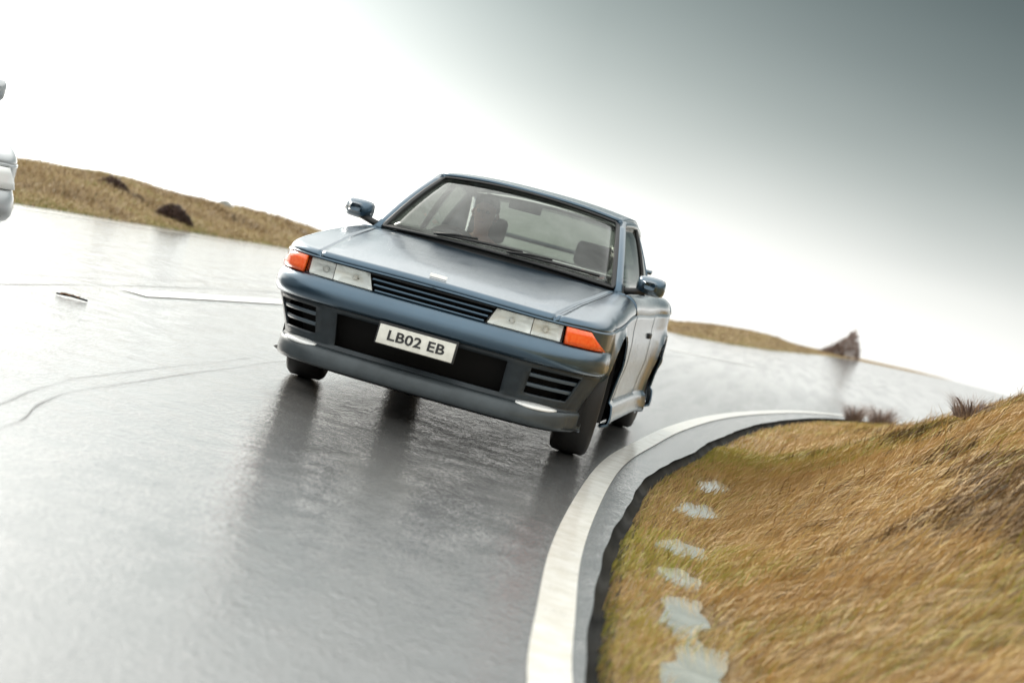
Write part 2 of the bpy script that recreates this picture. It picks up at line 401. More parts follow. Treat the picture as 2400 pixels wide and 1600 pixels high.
    # ---- belt strips beside the cabin, boot
    for side in (-1, 1):
        V = []; yy = np.linspace(.56, 2.78, 40); xx = [.70, .72, .75, .77]+[A-.085*math.cos(q) for q in np.linspace(.1, math.pi/2, 8)]
        for x in xx:
            for y in yy:
                xo = x+(half_w(y)-A)*max(0, (x-.74)/(A-.74))
                V.append(Vector((side*xo, y, topz(xo, y)-(.0 if x > .715 else .03))))
        F = grid_faces(len(xx), len(yy)); F = F if side < 0 else [q[::-1] for q in F]
        solid(P('window_ledge', V, F, paint), .01, 0)
    V = []; xs = list(np.linspace(-.74, .74, 15)); xs = [-A*math.sin(q) for q in np.linspace(math.pi/2, 1.06, 8)]+xs+[A*math.sin(q) for q in np.linspace(1.06, math.pi/2, 8)]
    for x in xs:
        ye = y_rear(x); yst = 2.76
        for v in np.linspace(0, 1, 16): y = yst+(ye-yst)*v; xq = x*half_w(y)/A if y < YR else x; V.append(Vector((xq, y, topz(xq, y))))
    solid(P('boot_lid', V, grid_faces(len(xs), 16), paint), .012, 0)
    V, F = [], []
    for x in np.linspace(-.62, .62, 9): V += [Vector((x, 3.38, 1.06)), Vector((x, 3.52, 1.075)), Vector((x, 3.53, 1.055)), Vector((x, 3.40, 1.04))]
    for i in range(8):
        for k in range(4): F.append((i*4+k, i*4+(k+1) % 4, i*4+4+(k+1) % 4, i*4+4+k))
    F += [(0, 1, 2, 3), (32, 33, 34, 35)]
    sp = P('rear_spoiler', V, F, paint)
    for sx_ in (-1, 1): box('spoiler_foot', (sx_*.58, 3.46, .99), (.03, .10, .13), paint, sp, bevel=.008)
    for sx_ in (-1, 1):
        for q in (.62, .42): 
            V, F = [], []; tube_vf([(sx_*q, 3.60, .72), (sx_*q, 3.645, .72)], .075, V, F, 20); P('tail_lamp', V, F, AMBER)
    # ---- floor
    V, F = [], []; pts = [(float(x), float(y)) for x, y in OL[::6]]; pl = [(x*.965, y*.985) for x, y in pts]+[(-x*.965, y*.985) for x, y in pts[::-1]]
    pl = [(x if not (abs(y) < .40 or abs(y-2.615) < .40) else max(-.60, min(.60, x)), y) for x, y in pl]
    for x, y in pl: V.append(Vector((x, y*.97+.03, .162)))
    F = [tuple(range(len(pl)))]; P('underbody', V, F, WELL, root, False)
    # ---- wheel wells, wheels
    for (ay, az, ar) in ARCH:
        for side in (-1, 1):
            V = []; n = 25
            for k in range(n):
                an = math.radians(-25)+math.radians(230)*k/(n-1)
                for x in (.60, (.775 if ay < 1 and math.cos(an) < .2 else .838)): V.append(Vector((side*x, ay+ar*math.cos(an), max(.16, az+ar*math.sin(an)))))
            F = grid_faces(n, 2); c = len(V); V.append(Vector((side*.60, ay, az)))
            for k in range(n-1): F.append((c, k*2, (k+1)*2))
            P('wheel_well', V, F, WELL)
            # wheel
            wt = empty('wheel', (side*.735, ay, .312)); wt.parent = root
            if ay == 0.: wt.rotation_euler = (0, 0, wheel_turn)
            pr = [(-.097, .205), (-.103, .26), (-.096, .293), (-.078, .309), (-.03, .3125), (.03, .3125), (.078, .309), (.096, .293), (.103, .26), (.097, .205)]
            V, F = [], []; n = 48
            for k in range(n):
                an = 2*math.pi*k/n
                for j, (dx, r) in enumerate(pr):
                    rr = r-(.005 if (3 < j < 6 and k % 2) else 0)
                    V.append(Vector((dx, rr*math.cos(an), rr*math.sin(an))))
            for k in range(n):
                for j in range(len(pr)-1): F.append((k*10+j, ((k+1) % n)*10+j, ((k+1) % n)*10+j+1, k*10+j+1))
            P('tyre', V, F, RUBBER, wt)
            V, F = [], []; pr2 = [(.097, .205), (.09, .198), (.05, .185), (-.11, .19)]
            for k in range(n):
                an = 2*math.pi*k/n
                for dx, r in pr2: V.append(Vector((side*dx, r*math.cos(an), r*math.sin(an))))
            for k in range(n):
                for j in range(3): F.append((k*4+j, ((k+1) % n)*4+j, ((k+1) % n)*4+j+1, k*4+j+1))
            P('rim', V, F, RIM, wt)
            V, F = [], []
            for k in range(5):
                R_ = Matrix.Rotation(2*math.pi*k/5, 3, 'X'); box_vf(R_ @ Vector((side*.075, 0, .10)), (.03, .055, .19), V, F, R_, .8)
            tube_vf([(side*.06, 0, 0), (side*.10, 0, 0)], .05, V, F, 16)
            P('spokes', V, F, RIM, wt, False)
            V, F = [], []; tube_vf([(side*-.02, 0, 0), (side*.01, 0, 0)], .14, V, F, 24); P('brake_disc', V, F, RIM, wt)
    V, F = [], []; tube_vf([(-.7, 2.615, .30), (.7, 2.615, .30)], .04, V, F, 8); tube_vf([(-.7, 0, .27), (.7, 0, .27)], .03, V, F, 8)
    P('axle', V, F, WELL)
    # ---- head lamps, indicators, grille
    def lens(nm, xa, xb, xa2, xb2, z0, z1, side, mat, inset, par=root, n=8, bulge=.0):
        V = []
        for i in range(n+1):
            a = i/n; st = s_of_x(xa+(xb-xa)*a) if max(xa, xb) < .8 else None
            for j in range(4):
                b = j/3
                xt = xa+(xb-xa)*a; xl = xa2+(xb2-xa2)*a; xx_ = xl+(xt-xl)*b
                s_ = (s_of_x(min(xx_, .8495)) if xx_ < .84 else s_of_x(.84)+(xx_-.84)*4)
                V.append(surf(s_, z0+(z1-z0)*b, inset-bulge*math.sin(math.pi*a)*math.sin(math.pi*b), side))
        F = grid_faces(n+1, 4); F = F if side < 0 else [q[::-1] for q in F]
        return P(nm, V, F, mat, par)
    for side in (-1, 1):
        lp = empty('headlight'); lp.parent = root
        zt, zb = .664, .578
        solid(lens('lens', .325, .655, .285, .66, zb, zt, side, LENS, .004, lp), .003)
        V, F = [], []
        # two reflector bowls with a divider
        for (xa, xb) in ((.325, .508), (.512, .655)):
            ci = len(V); nx, nz_ = 12, 7
            for i in range(nx+1):
                for j in range(nz_+1):
                    a, b = i/nx, j/nz_; xx_ = xa+(xb-xa)*a - (1-b)*.03*(1-a)*(xa < .4)
                    dep = .018+.05*(1-(2*a-1)**2)*(1-(2*b-1)**2)
                    V.append(surf(s_of_x(xx_), zb+.004+(zt-zb-.008)*b, dep, side))
            F += grid_faces(nx+1, nz_+1, base=ci)
        P('reflector', V, F, REFL, lp)
        V, F = [], []
        for xc, rr in ((.41, .012), (.585, .014)):
            p0 = surf(s_of_x(xc), .62, .06, side); p1 = surf(s_of_x(xc), .62, .045, side); tube_vf([p0, p1], rr, V, F, 12)
        P('bulb', V, F, BADGE, lp)
        tr = []
        V, F = [], []; tube_vf([surf(s_of_x(x), zt+.001, .0, side) for x in np.linspace(.325, .80, 12)], .004, V, F, 6); tube_vf([surf(s_of_x(x), zb-.001, .002, side) for x in np.linspace(.285, .80, 12)], .005, V, F, 6)
        V_, F_ = [], []
        P('lamp_trim', V, F, BLACK, lp)
        ind = lens('indicator', .662, .765, .668, .836, .580, .662, side, AMBER if paint is not SILVER else REFL, .003, root, 14); solid(ind, .02)
    gr = empty('grille'); gr.parent = root
    for z, th, dep in ((.662, .010, .004), (.638, .013, .012), (.611, .013, .010), (.585, .013, .006)):
        V = []; n = 24; hw = .318-(.664-z)*.5
        for i in range(n+1):
            x = -hw+2*hw*i/n; s_ = s_of_x(abs(x)); sd_ = 1 if x >= 0 else -1
            for dz, di in ((th/2, .004), (0, 0), (-th/2, .004), (-th/2, .035), (th/2, .035)): V.append(surf(s_, z+dz, dep+di, sd_))
        F = [(i*5+k, (i+1)*5+k, (i+1)*5+(k+1) % 5, i*5+(k+1) % 5) for i in range(n) for k in range(5)]
        P('grille_slat', V, F, paint if z < .66 else BLACK, gr)
    # ---- bumper details
    for side in (-1, 1):
        for z in (.395, .345):
            V = []; n = 10
            for i in range(n+1):
                s_ = s_of_x(.555+.25*i/n)
                for dz, di in ((.010, .014), (.004, .002), (-.010, .002), (-.012, .03)): V.append(surf(s_, z+dz, di, side))
            F = [(i*4+k, (i+1)*4+k, (i+1)*4+(k+1) % 4, i*4+(k+1) % 4) for i in range(n) for k in range(4)]
            P('vent_slat', V, F, SLAT if paint is not SILVER else paint, bump)
        V = []; n = 10
        for i in range(n+1):
            a = i/n; s_ = s_of_x(.53+.22*a); hh = .011*math.sin(math.pi*min(1, max(0, a*.94+.03)))**.6
            for dz in (hh, -hh): V.append(surf(s_, .247+dz, -.014, side))
        solid(P('pale_insert', V, grid_faces(n+1, 2), REFL, bump), .01, 0)  # pale elongated insert along the lip, one each side
    for side in (-1, 1): box('vent_liner', (side*.70, -.44, .33), (.24, .01, .30), WELL, bump, Matrix.Rotation(side*math.radians(28), 3, 'Z'))
    # tow hook + plate
    pl_ = empty('number_plate'); pl_.parent = root
    R_ = Matrix.Rotation(math.radians(-8), 3, 'X'); pc = Vector((-.002, -.905, .398))
    box('plate', pc, (.385, .008, .094), PLATE, pl_, R_, .003)
    box('plate_surround', pc+Vector((0, .010, .004)), (.405, .010, .112), BLACK, pl_, R_, .004)
    tcv = bpy.data.curves.new('t', 'FONT'); tcv.body = plate_text; tcv.size = .084; tcv.extrude = .0012; tcv.align_x = 'CENTER'; tcv.align_y = 'CENTER'; tcv.space_character = 1.05; tcv.offset = .0018
    to = bpy.data.objects.new('t', tcv); COL.objects.link(to); dg = bpy.context.evaluated_depsgraph_get(); me = bpy.data.meshes.new_from_object(to.evaluated_get(dg)); bpy.data.objects.remove(to)
    lt = bpy.data.objects.new('lettering', me); COL.objects.link(lt); me.materials.clear(); me.materials.append(BLACK); lt.parent = pl_
    lt.rotation_euler = (math.radians(90-8), 0, 0); lt.location = pc+Vector((0, -.0052, 0)); lt.scale = (.98, .80, 1)
    # ---- mirrors
    for side in (-1, 1):
        mr = empty('door_mirror', (side*.73, .70, .90)); mr.parent = root
        V, F = [], []; nseg, nr = 16, 9
        for j in range(nr):
            b = j/(nr-1); yy_ = -.075+.13*b
            sc = (math.sin(math.pi*min(.5, .08+.62*b)))**.7
            for k in range(nseg):
                an = 2*math.pi*k/nseg; cx, cz = math.cos(an), math.sin(an)
                cx = math.copysign(abs(cx)**.55, cx); cz = math.copysign(abs(cz)**.55, cz)
                V.append(Vector((side*(.145+.082*cx*sc+.0*b), yy_+.03*(cx*side*side < 0)*0, .055+.055*cz*sc)))
        for j in range(nr-1):
            for k in range(nseg): F.append((j*nseg+k, j*nseg+(k+1) % nseg, (j+1)*nseg+(k+1) % nseg, (j+1)*nseg+k))
        F.append(tuple(range(nseg)))
        P('mirror_housing', V, F, paint, mr)
        V = [Vector((side*(.145+.074*cx), .050, .055+.048*cz)) for cx, cz in ((-1, -1), (1, -1), (1, 1), (-1, 1))]; P('mirror_glass', V, [(0, 1, 2, 3)], CHROME, mr, False)
        V, F = [], []; tube_vf([(side*-.03, .0, -.02), (side*.04, -.01, 0), (side*.12, -.01, .02)], [.035, .028, .028], V, F, 10, .7); P('mirror_arm', V, F, BLACK, mr)
    # ---- greenhouse
    def ws(a, b, out=0.):
        x = a*(.70+(.553-.70)*b); y = (.385+.215*a*a)+((1.10+.13*a*a)-(.385+.215*a*a))*b; z = (.900-.022*a*a)+((1.305-.035*a*a)-(.900-.022*a*a))*b
        k = math.sin(math.pi*b)*.022; n = Vector((0, -.5, .86)); return Vector((x, y, z))+n*(k+out)
    def patch(fn, a0, a1, b0, b1, na=16, nb=10, out=0.):
        return [fn(a0+(a1-a0)*i/na, b0+(b1-b0)*j/nb, out) for i in range(na+1) for j in range(nb+1)], grid_faces(na+1, nb+1)
    V, F = patch(ws, -.965, .965, .03, .965); solid(P('windscreen', V, F, GLASS), .004)
    V, F = [], []
    loop = [(a, .02) for a in np.linspace(-.97, .97, 15)]+[(.98, b) for b in np.linspace(.06, .94, 8)]+[(a, .975) for a in np.linspace(.95, -.95, 15)]+[(-.98, b) for b in np.linspace(.94, .06, 8)]
    pts = [ws(a, b, .004) for a, b in loop]; tube_vf(pts+[pts[0]], .015, V, F, 8, .6, False); P('windscreen_seal', V, F, BLACK)
    # cowl + wipers
    V = []; 
    for a in np.linspace(-1, 1, 15):
        p = ws(a, 0, 0); V += [Vector((p.x, p.y-.055, H(p.x, p.y-.06)-.012)), Vector((p.x, p.y+.03, p.z+.002))]
    P('scuttle_panel', V, grid_faces(15, 2), BLACK)
    for px_, ang in ((-.50, 0), (.12, 0)):
        wp = empty('wiper'); wp.parent = root
        a0 = px_; pts = [ws(a0, .015, .03), ws(a0+.18, .05, .035), ws(a0+.36, .075, .03)]
        tube('wiper_arm', pts, .007, BLACK, wp, 6)
        tube('wiper_blade', [ws(a0+.02+.72*q, .035+.055*q*(1-.2*q), .02) for q in np.linspace(0, 1, 9)], .009, BLACK, wp, 6)
    # roof
    def rail(y): # half width and height of roof edge
        return (np.interp(y, [1.1, 1.25, 1.7, 2.2, 2.35], [.54, .560, .585, .575, .565]), smooth_interp(y, [1.1, 1.25, 1.7, 2.2, 2.4], [1.265, 1.272, 1.295, 1.27, 1.24]))
    def rf(a, b, out=0.):
        y = (1.10+.13*a*a)+((2.22+.08*a*a)-(1.10+.13*a*a))*b; w, zr = rail(y)
        return Vector((a*w, y, zr+.037*(1-abs(a)**2.6)+out+.012*math.sin(math.pi*b)))
    V, F = patch(rf, -1, 1, 0, 1, 24, 14); solid(P('roof', V, F, paint), .02, 1)
    def bl(a, b, out=0.):
        x = a*(.56+(.66-.56)*b); y = 2.24+.07*a*a+(.56-.03*a*a)*b; z = (1.285-.035*a*a)+(.945-(1.285-.035*a*a))*b
        return Vector((x, y, z))+Vector((0, .5, .86))*math.sin(math.pi*b)*.02
    V, F = patch(bl, -.9, .9, .03, .95); solid(P('rear_window', V, F, GLASS), .004)
    for side in (-1, 1):
        w0 = .012
        def sg(y, b): # side surface between belt and rail
            w, zr = rail(y) if y > 1.2 else (ws(1, max(0., (y-.60)/.63)).x, ws(1, max(0., (y-.60)/.63)).z)
            xb = .742; zb_ = topz(.742, y)+.0
            if y > 2.24: w = .56+(y-2.24)/.56*.10; zr = 1.25+(.945-1.25)*(y-2.24)/.56
            k = .012*math.sin(math.pi*b)
            return Vector((side*(xb+(w-xb)*b+k), y, zb_+(zr-zb_)*b))
        ap = [ws(side*1.0, b, .0)+Vector((side*.012, .012, 0)) for b in np.linspace(-.02, 1.0, 9)]
        V, F = [], []; tube_vf(ap, .027, V, F, 10, .75)
        rr_ = [Vector((side*(rail(y)[0]), y, rail(y)[1]-.008)) for y in np.linspace(1.22, 2.3, 10)]; tube_vf(rr_, .024, V, F, 10)
        P('pillar_frame', V, F, paint)
        def pane(y0, y1, nm, n=10):
            V = [sg(y, b) for y in np.linspace(y0, y1, n+1) for b in np.linspace(.0, .97, 6)]
            solid(P(nm, V, grid_faces(n+1, 6), GLASS), .004, 0)
        pane(.70, 1.78, 'door_window'); pane(1.84, 2.24, 'quarter_window', 6)
        V = [sg(y, b)+Vector((side*.006, 0, 0)) for y in (1.775, 1.845) for b in np.linspace(0, 1, 6)]; solid(P('door_pillar', V, grid_faces(2, 6), BLACK), .02, 0)
        # rear quarter panel
        V = [sg(y, b) for y in np.linspace(2.235, 2.80, 9) for b in np.linspace(0, 1, 6)]
        # outer edge of the rear glass
        V2 = [bl(side*(.9+.1*q), b) for b in np.linspace(0, 1, 9) for q in (0, 1)]
        F = grid_faces(9, 6); F += grid_faces(9, 2, base=len(V)); solid(P('rear_pillar', V+V2, F, paint), .015, 0)
        V = [Vector((side*.755, .62, .865)), Vector((side*.735, .62, .885)), Vector((side*.725, .78, .885)), Vector((side*.745, .78, .868)), Vector((side*.708, .69, .955))]
        P('mirror_base', V, [(0, 1, 4), (1, 2, 4), (2, 3, 4), (3, 0, 4)], BLACK, root, False)
    V, F = [], []; 
    for b in (0, 1.0):
        tube_vf([bl(a, b) for a in np.linspace(-1, 1, 9)], .02, V, F, 8, .6)
    P('rear_window_seal', V, F, BLACK)
    # ---- interior
    it = empty('interior'); it.parent = root
    V, F = patch(lambda a, b, o: Vector((a*.68, .43+.19*a*a+.42*b, (.905+.022*math.sin(math.pi*min(1, b*1.1)))-.02*a*a-.13*max(0, b-.75)*4*.6)), -1, 1, 0, 1, 12, 6); solid(P('dashboard', V, F, DASH, it), .02, 1)
    box('firewall', (0, .62, .52), (1.36, .03, .62), DASH, it)
    box('cabin_floor', (0, 1.7, .20), (1.4, 2.2, .03), CABIN, it)
    for side in (-1, 1): box('door_card', (side*.70, 1.6, .55), (.03, 2.1, .60), CABIN, it)
    box('parcel_shelf', (0, 2.62, .86), (1.30, .36, .03), CABIN, it); box('rear_seat', (0, 2.28, .62), (1.26, .18, .5), CABIN, it, Matrix.Rotation(math.radians(-14), 3, 'X'), .05)
    for sx_ in (-.36, .36):
        st = empty('front_seat', (sx_, 1.62, .22)); st.parent = root
        box('cushion', (0, -.05, .14), (.48, .50, .15), CABIN, st, None, .05)
        box('backrest', (0, .28, .43), (.48, .13, .60), CABIN, st, Matrix.Rotation(math.radians(-16), 3, 'X'), .05, .88)
        box('headrest', (0, .39, .83), (.25, .09, .16), CABIN, st, Matrix.Rotation(math.radians(-10), 3, 'X'), .035)
    V, F = [], []; c = Vector((-.36, 1.06, .82)); R_ = Matrix.Rotation(math.radians(25), 3, 'X')
    tube_vf([c+R_ @ Vector((.185*math.cos(q), 0, .185*math.sin(q))) for q in np.linspace(0, 2*math.pi, 29)], .014, V, F, 8, 1, False)
    for q in (math.pi*.0, math.pi, math.pi*1.5): tube_vf([c, c+R_ @ Vector((.18*math.cos(q), 0, .18*math.sin(q)))], .012, V, F, 6)
    tube_vf([c, c+R_ @ Vector((0, -.25, 0))], .03, V, F, 8)
    P('steering_wheel', V, F, DASH, it)
    box('rear_view_mirror', (.0, 1.10, 1.215), (.20, .025, .055), DASH, it, None, .01)
    return root

car = build_car('parked_car', PAINT, (0, 0, 0), 0, 1.0, 'LB02 EB', math.radians(8))
car.name = 'coupe_car'
tag(car, 'dark blue grey coupe with orange indicators cornering on the wet road', 'car')

# driver: continuous skinned body, seated behind the wheel
def skinned(name, verts, edges, radii, mat, parent=None, root_i=0, sub=2):
    me = bpy.data.meshes.new(name); me.from_pydata(verts, edges, []); me.update()
    o = bpy.data.objects.new(name, me); COL.objects.link(o)
    m = o.modifiers.new('skin', 'SKIN'); sk = me.skin_vertices[0].data if me.skin_vertices else None
    if sk is None:
        import bmesh
        bm = bmesh.new(); bm.from_mesh(me); bm.verts.layers.skin.verify(); bm.to_mesh(me); bm.free(); sk = me.skin_vertices[0].data
    for i, r in enumerate(radii):
        sk[i].radius = (r, r) if not isinstance(r, tuple) else r; sk[i].use_root = (i == root_i)
    s = o.modifiers.new('sub', 'SUBSURF'); s.levels = sub; s.render_levels = sub
    m.use_smooth_shade = True
    me.materials.append(mat)
    if parent: o.parent = parent
    return o
dr = empty('person', (-.36, 1.62, 0)); tag(dr, 'driver in a dark jumper holding the steering wheel inside the blue grey coupe', 'person')
sv_, se, sr = [], [], []
def add(p, r, par=None):
    sv_.append(p); sr.append(r)
    if par is not None: se.append((par, len(sv_)-1))
    return len(sv_)-1
pel = add((0, .08, .46), .13); belly = add((0, .14, .62), .125, pel); chest = add((0, .19, .80), .14, belly); shc = add((0, .22, .91), .10, chest)
neck = add((0, .215, .99), .052, shc); nk2 = add((0, .20, 1.035), .05, neck)
h1 = add((0, .185, 1.085), (.068, .082), nk2); h2 = add((0, .185, 1.15), (.076, .095), h1); h3 = add((0, .195, 1.20), (.062, .08), h2)
for sd_ in (-1, 1):
    s1 = add((sd_*.17, .20, .89), .06, shc); el = add((sd_*.25, -.07, .70), .045, s1); wr = add((sd_*.18, -.44, .83), .03, el); hn = add((sd_*.175, -.51, .86), .032, wr)
    for k in range(4):
        f1 = add((sd_*(.172+.012*k-.01), -.555, .885-.018*k), .0095, hn); f2 = add((sd_*(.185+.008*k), -.585, .873-.018*k), .0085, f1); add((sd_*(.197), -.565, .862-.018*k), .0075, f2)
    t1 = add((sd_*.155, -.535, .845), .010, hn); add((sd_*.165, -.565, .87), .009, t1)
    k1 = add((sd_*.10, -.02, .44), .085, pel); kn = add((sd_*.15, -.42, .52), .062, k1); an_ = add((sd_*.14, -.76, .30), .042, kn); add((sd_*.14, -.86, .29), .036, an_)
body = skinned('body', sv_, se, sr, SKIN, dr)
# jumper over torso and arms
jv, je, jr = [], [], []
def addj(p, r, par=None):
    jv.append(p); jr.append(r)
    if par is not None: je.append((par, len(jv)-1))
    return len(jv)-1
a0 = addj((0, .08, .46), .15); a1 = addj((0, .14, .62), .145, a0); a2 = addj((0, .19, .80), .16, a1); a3 = addj((0, .22, .915), .115, a2); addj((0, .217, .965), .062, a3)
for sd_ in (-1, 1):
    s1 = addj((sd_*.175, .20, .89), .072, a3); e1 = addj((sd_*.25, -.07, .70), .056, s1); addj((sd_*.182, -.42, .82), .039, e1)
    k1 = addj((sd_*.10, -.02, .44), .098, a0); kn = addj((sd_*.15, -.42, .52), .074, k1); addj((sd_*.14, -.74, .31), .054, kn)
skinned('clothing', jv, je, jr, SHIRT, dr)
V, F = [], []
for j in range(9):
    for k in range(20):
        ph = math.pi*.56*j/8; th = 2*math.pi*k/20; rr = .083*math.sin(ph)
        y = .205+rr*math.sin(th)*1.22; z = 1.165+.098*math.cos(ph)*(1 if math.sin(th) > -.3 or j < 5 else 1)
        if math.sin(th) < -.3 and j > 4: z = 1.165+.098*math.cos(math.pi*.56*4/8)
        V.append(Vector((rr*math.cos(th), y, z)))
for j in range(8):
    for k in range(20): F.append((j*20+k, j*20+(k+1) % 20, (j+1)*20+(k+1) % 20, (j+1)*20+k))
solid(mesh_obj('hair', V, F, HAIR, dr), .01, 1)
V, F = [], []; tube_vf([(0, .10, 1.145), (0, .082, 1.115), (0, .095, 1.105)], [.009, .015, .012], V, F, 8); mesh_obj('nose', V, F, SKIN, dr)
V, F = [], []
for sd_ in (-1, 1): tube_vf([(sd_*.03, .108, 1.14), (sd_*.03, .098, 1.14)], .011, V, F, 10)
mesh_obj('eyes', V, F, HAIR, dr)
V, F = [], []; tube_vf([(-.024, .103, 1.075), (0, .094, 1.074), (.024, .103, 1.075)], .005, V, F, 6); mesh_obj('mouth', V, F, PINK, dr)
V, F = [], []
for sd_ in (-1, 1): tube_vf([(sd_*.074, .19, 1.10), (sd_*.082, .20, 1.125), (sd_*.076, .205, 1.15)], [.008, .013, .009], V, F, 8)
mesh_obj('ears', V, F, SKIN, dr)
# paper pass on the dashboard
pp = empty('paper_pass', (.54, .62, .888), .3); tag(pp, 'white paper pass with a pink edge lying on the coupe dashboard behind the windscreen', 'paper')
V = []; 
for i in range(9):
    for j in range(5): V.append(Vector((-.085+.17*i/8, -.03+.07*j/4, .012+.035*j/4+.012*math.sin(i*.8))))
solid(mesh_obj('sheet', V, grid_faces(9, 5), PAPER, pp), .001)
V = [Vector((v.x, v.y+.001, v.z+.003)) for v in V[0:]]; V = [V[i*5+j] for i in range(9) for j in (3, 4)]
mesh_obj('pink_edge', V, grid_faces(9, 2), PINK, pp)

SILVER_RZ = math.radians(37.9)
_m = Vector((.957, .70, 0)); _m = Matrix.Rotation(SILVER_RZ, 3, 'Z') @ _m
SILVER_LOC = (-2.312-_m.x, -.97-_m.y, 0)
# silver car, mostly beyond the left edge of the picture
sc_ = build_car('silver_car', SILVER, SILVER_LOC, SILVER_RZ, 1.10, 'K417 TRE')
tag(sc_, 'silver car beside the coupe, only its mirror and flank showing', 'car')

# ------------------------------------------------------------------ road and land
near = [(14, -34), (9.5, -24), (5.6, -16), (3.8, -12.5), (2.3, -8.9), (1.66, -6.5), (1.38, -5), (1.28, -4.2), (1.17, -3.2), (1.08, -2), (1.0, -.5), (.98, .5), (1.0, 1.5), (1.07, 3.7), (1.27, 6.5), (1.62, 9.3), (2.12, 12.2), (2.85, 14.9), (4.4, 19.5), (7.0, 27), (10.5, 40), (13, 58), (16, 82), (22, 118), (33, 165), (48, 215)]
far = [(4, -38), (-.5, -28), (-3.0, -19), (-4.6, -13), (-5.6, -9), (-6.2, -6), (-6.5, -4), (-6.6, -2.5), (-6.7, -1), (-6.75, .5), (-6.78, 2), (-6.8, 3.6), (-6.82, 5.4), (-6.82, 7.4), (-6.8, 10), (-6.8, 13), (-6.78, 16.5), (-6.6, 21), (-5.1, 27), (-2.6, 33), (-.4, 39), (1.2, 50), (3.0, 72), (6.5, 108), (12.5, 145), (22, 200)]
def resample(P_, k=5):
    P_ = np.array(P_, float); out = []
    for i in range(len(P_)-1):
        p0 = P_[max(i-1, 0)]; p1 = P_[i]; p2 = P_[i+1]; p3 = P_[min(i+2, len(P_)-1)]
        d1 = np.hypot(*(p1-p0))+1e-6; d2 = np.hypot(*(p2-p1)); d3 = np.hypot(*(p3-p2))+1e-6
        m1 = (p2-p0)/(d1+d2)*d2; m2 = (p3-p1)/(d2+d3)*d2
        for q in range(k):
            t = q/k; out.append((2*t**3-3*t**2+1)*p1+(t**3-2*t**2+t)*m1+(-2*t**3+3*t**2)*p2+(t**3-t**2)*m2)
    out.append(P_[-1]); return np.array(out)
NL = resample(near, 9); FL = resample(far, 9)
def normals(C):
    t = np.gradient(C, axis=0); t /= np.hypot(t[:, 0], t[:, 1])[:, None]; return np.stack([t[:, 1], -t[:, 0]], 1)
NN = normals(NL); FN = -normals(FL)
def offs(C, Nn, d): return C+Nn*(d if np.isscalar(d) else np.asarray(d)[:, None])
def ribbon(name, rows, mat, sm=True):  # rows: list of (array xy, z or array)
    V = []; n = len(rows[0][0])
    for i in range(n):
        for (c, z) in rows: V.append(Vector((c[i][0], c[i][1], z if np.isscalar(z) else z[i])))
    F = [q[::-1] for q in grid_faces(n, len(rows))]
    return mesh_obj(name, V, F, mat, None, sm)
# road material: wet, worn, coarse asphalt
m = Mat('wet_asphalt'); c = m.coord()
agg = m.noise(190, 4, .6, c); mid_ = m.noise(22, 5, .6, c); big = m.noise(.9, 4, .6, m.coord((1, .12, 1)), 0.); track = m.noise(1.6, 4, .6, m.coord((2.6, .12, 1)))
col = m.mix(m.ramp(agg, [(.35, 0.), (.65, 1.)]), (.028, .029, .029), (.14, .14, .135))
col = m.mix(m.math('MULTIPLY', m.ramp(track, [(.45, 0.), (.62, 1.)]), .4), col, (.03, .031, .031))
m.to(col, 'Base Color')
m.set(Roughness=.5, Specular_IOR_Level=.6, Coat_Weight=1.0, Coat_IOR=2.3)
rr = m.math('ADD', m.math('ADD', m.math('MULTIPLY', big, .05), m.math('MULTIPLY', m.noise(22, 5, .6, m.coord((1, .25, 1))), .05)), m.math('MULTIPLY', m.ramp(track, [(.45, 0.), (.6, 1.)]), .025))
m.to(m.math('ADD', rr, .035), 'Coat Roughness')
v = m.node('ShaderNodeTexVoronoi'); v.inputs['Scale'].default_value = 60; m.l.new(c, v.inputs['Vector'])
sp = m.node('ShaderNodeSeparateXYZ'); m.l.new(m.coord(), sp.inputs[0]); mr = m.node('ShaderNodeMapRange'); mr.inputs[1].default_value = 4; mr.inputs[2].default_value = 22; mr.inputs[3].default_value = 1.; mr.inputs[4].default_value = .12; m.l.new(sp.outputs[1], mr.inputs[0])
hh = m.math('MULTIPLY', m.math('MULTIPLY', v.outputs['Distance'], m.ramp(m.noise(5, 4, .6, c), [(.35, .35), (.65, 1.)])), mr.outputs[0])
b1 = m.bump(hh, .6, .004); b2 = m.bump(m.math('MULTIPLY', agg, mr.outputs[0]), .5, .003, b1); m.to(b2, 'Normal')
b3 = m.bump(hh, .40, .004); m.to(m.bump(m.math('MULTIPLY', agg, mr.outputs[0]), .12, .003, b3), 'Coat Normal')
ASPH = m.m
def paintmat(name, lo, hi, wear):
    m = Mat(name); c = m.coord(); agg = m.noise(150, 4, .6, c); w = m.noise(7, 5, .65, c)
    base = m.ramp(m.noise(12, 4, .6, c), [(.3, lo), (.7, hi)])
    k = m.ramp(m.math('ADD', m.math('MULTIPLY', agg, .6), m.math('MULTIPLY', w, .4)), [(wear, 1.), (wear+.1, 0.)])
    m.to(m.mix(k, base, (.10, .10, .095)), 'Base Color'); m.set(Roughness=.4, Coat_Weight=1., Coat_Roughness=.12, Coat_IOR=1.4)
    m.to(m.bump(agg, .5, .003), 'Normal'); return m.m
LINE = paintmat('road_line_paint', (.70, .66, .56), (.90, .88, .82), .32)
road_rows = [(offs(NL, NN, .40), 0.), (offs(NL, NN, 0.0), 0.)]
for q in (.1, .2, .3, .4, .5, .6, .7, .8, .9): road_rows.append((NL*(1-q)+FL*q, 0.))
road_rows += [(FL, 0.), (offs(FL, FN, .45), 0.)]
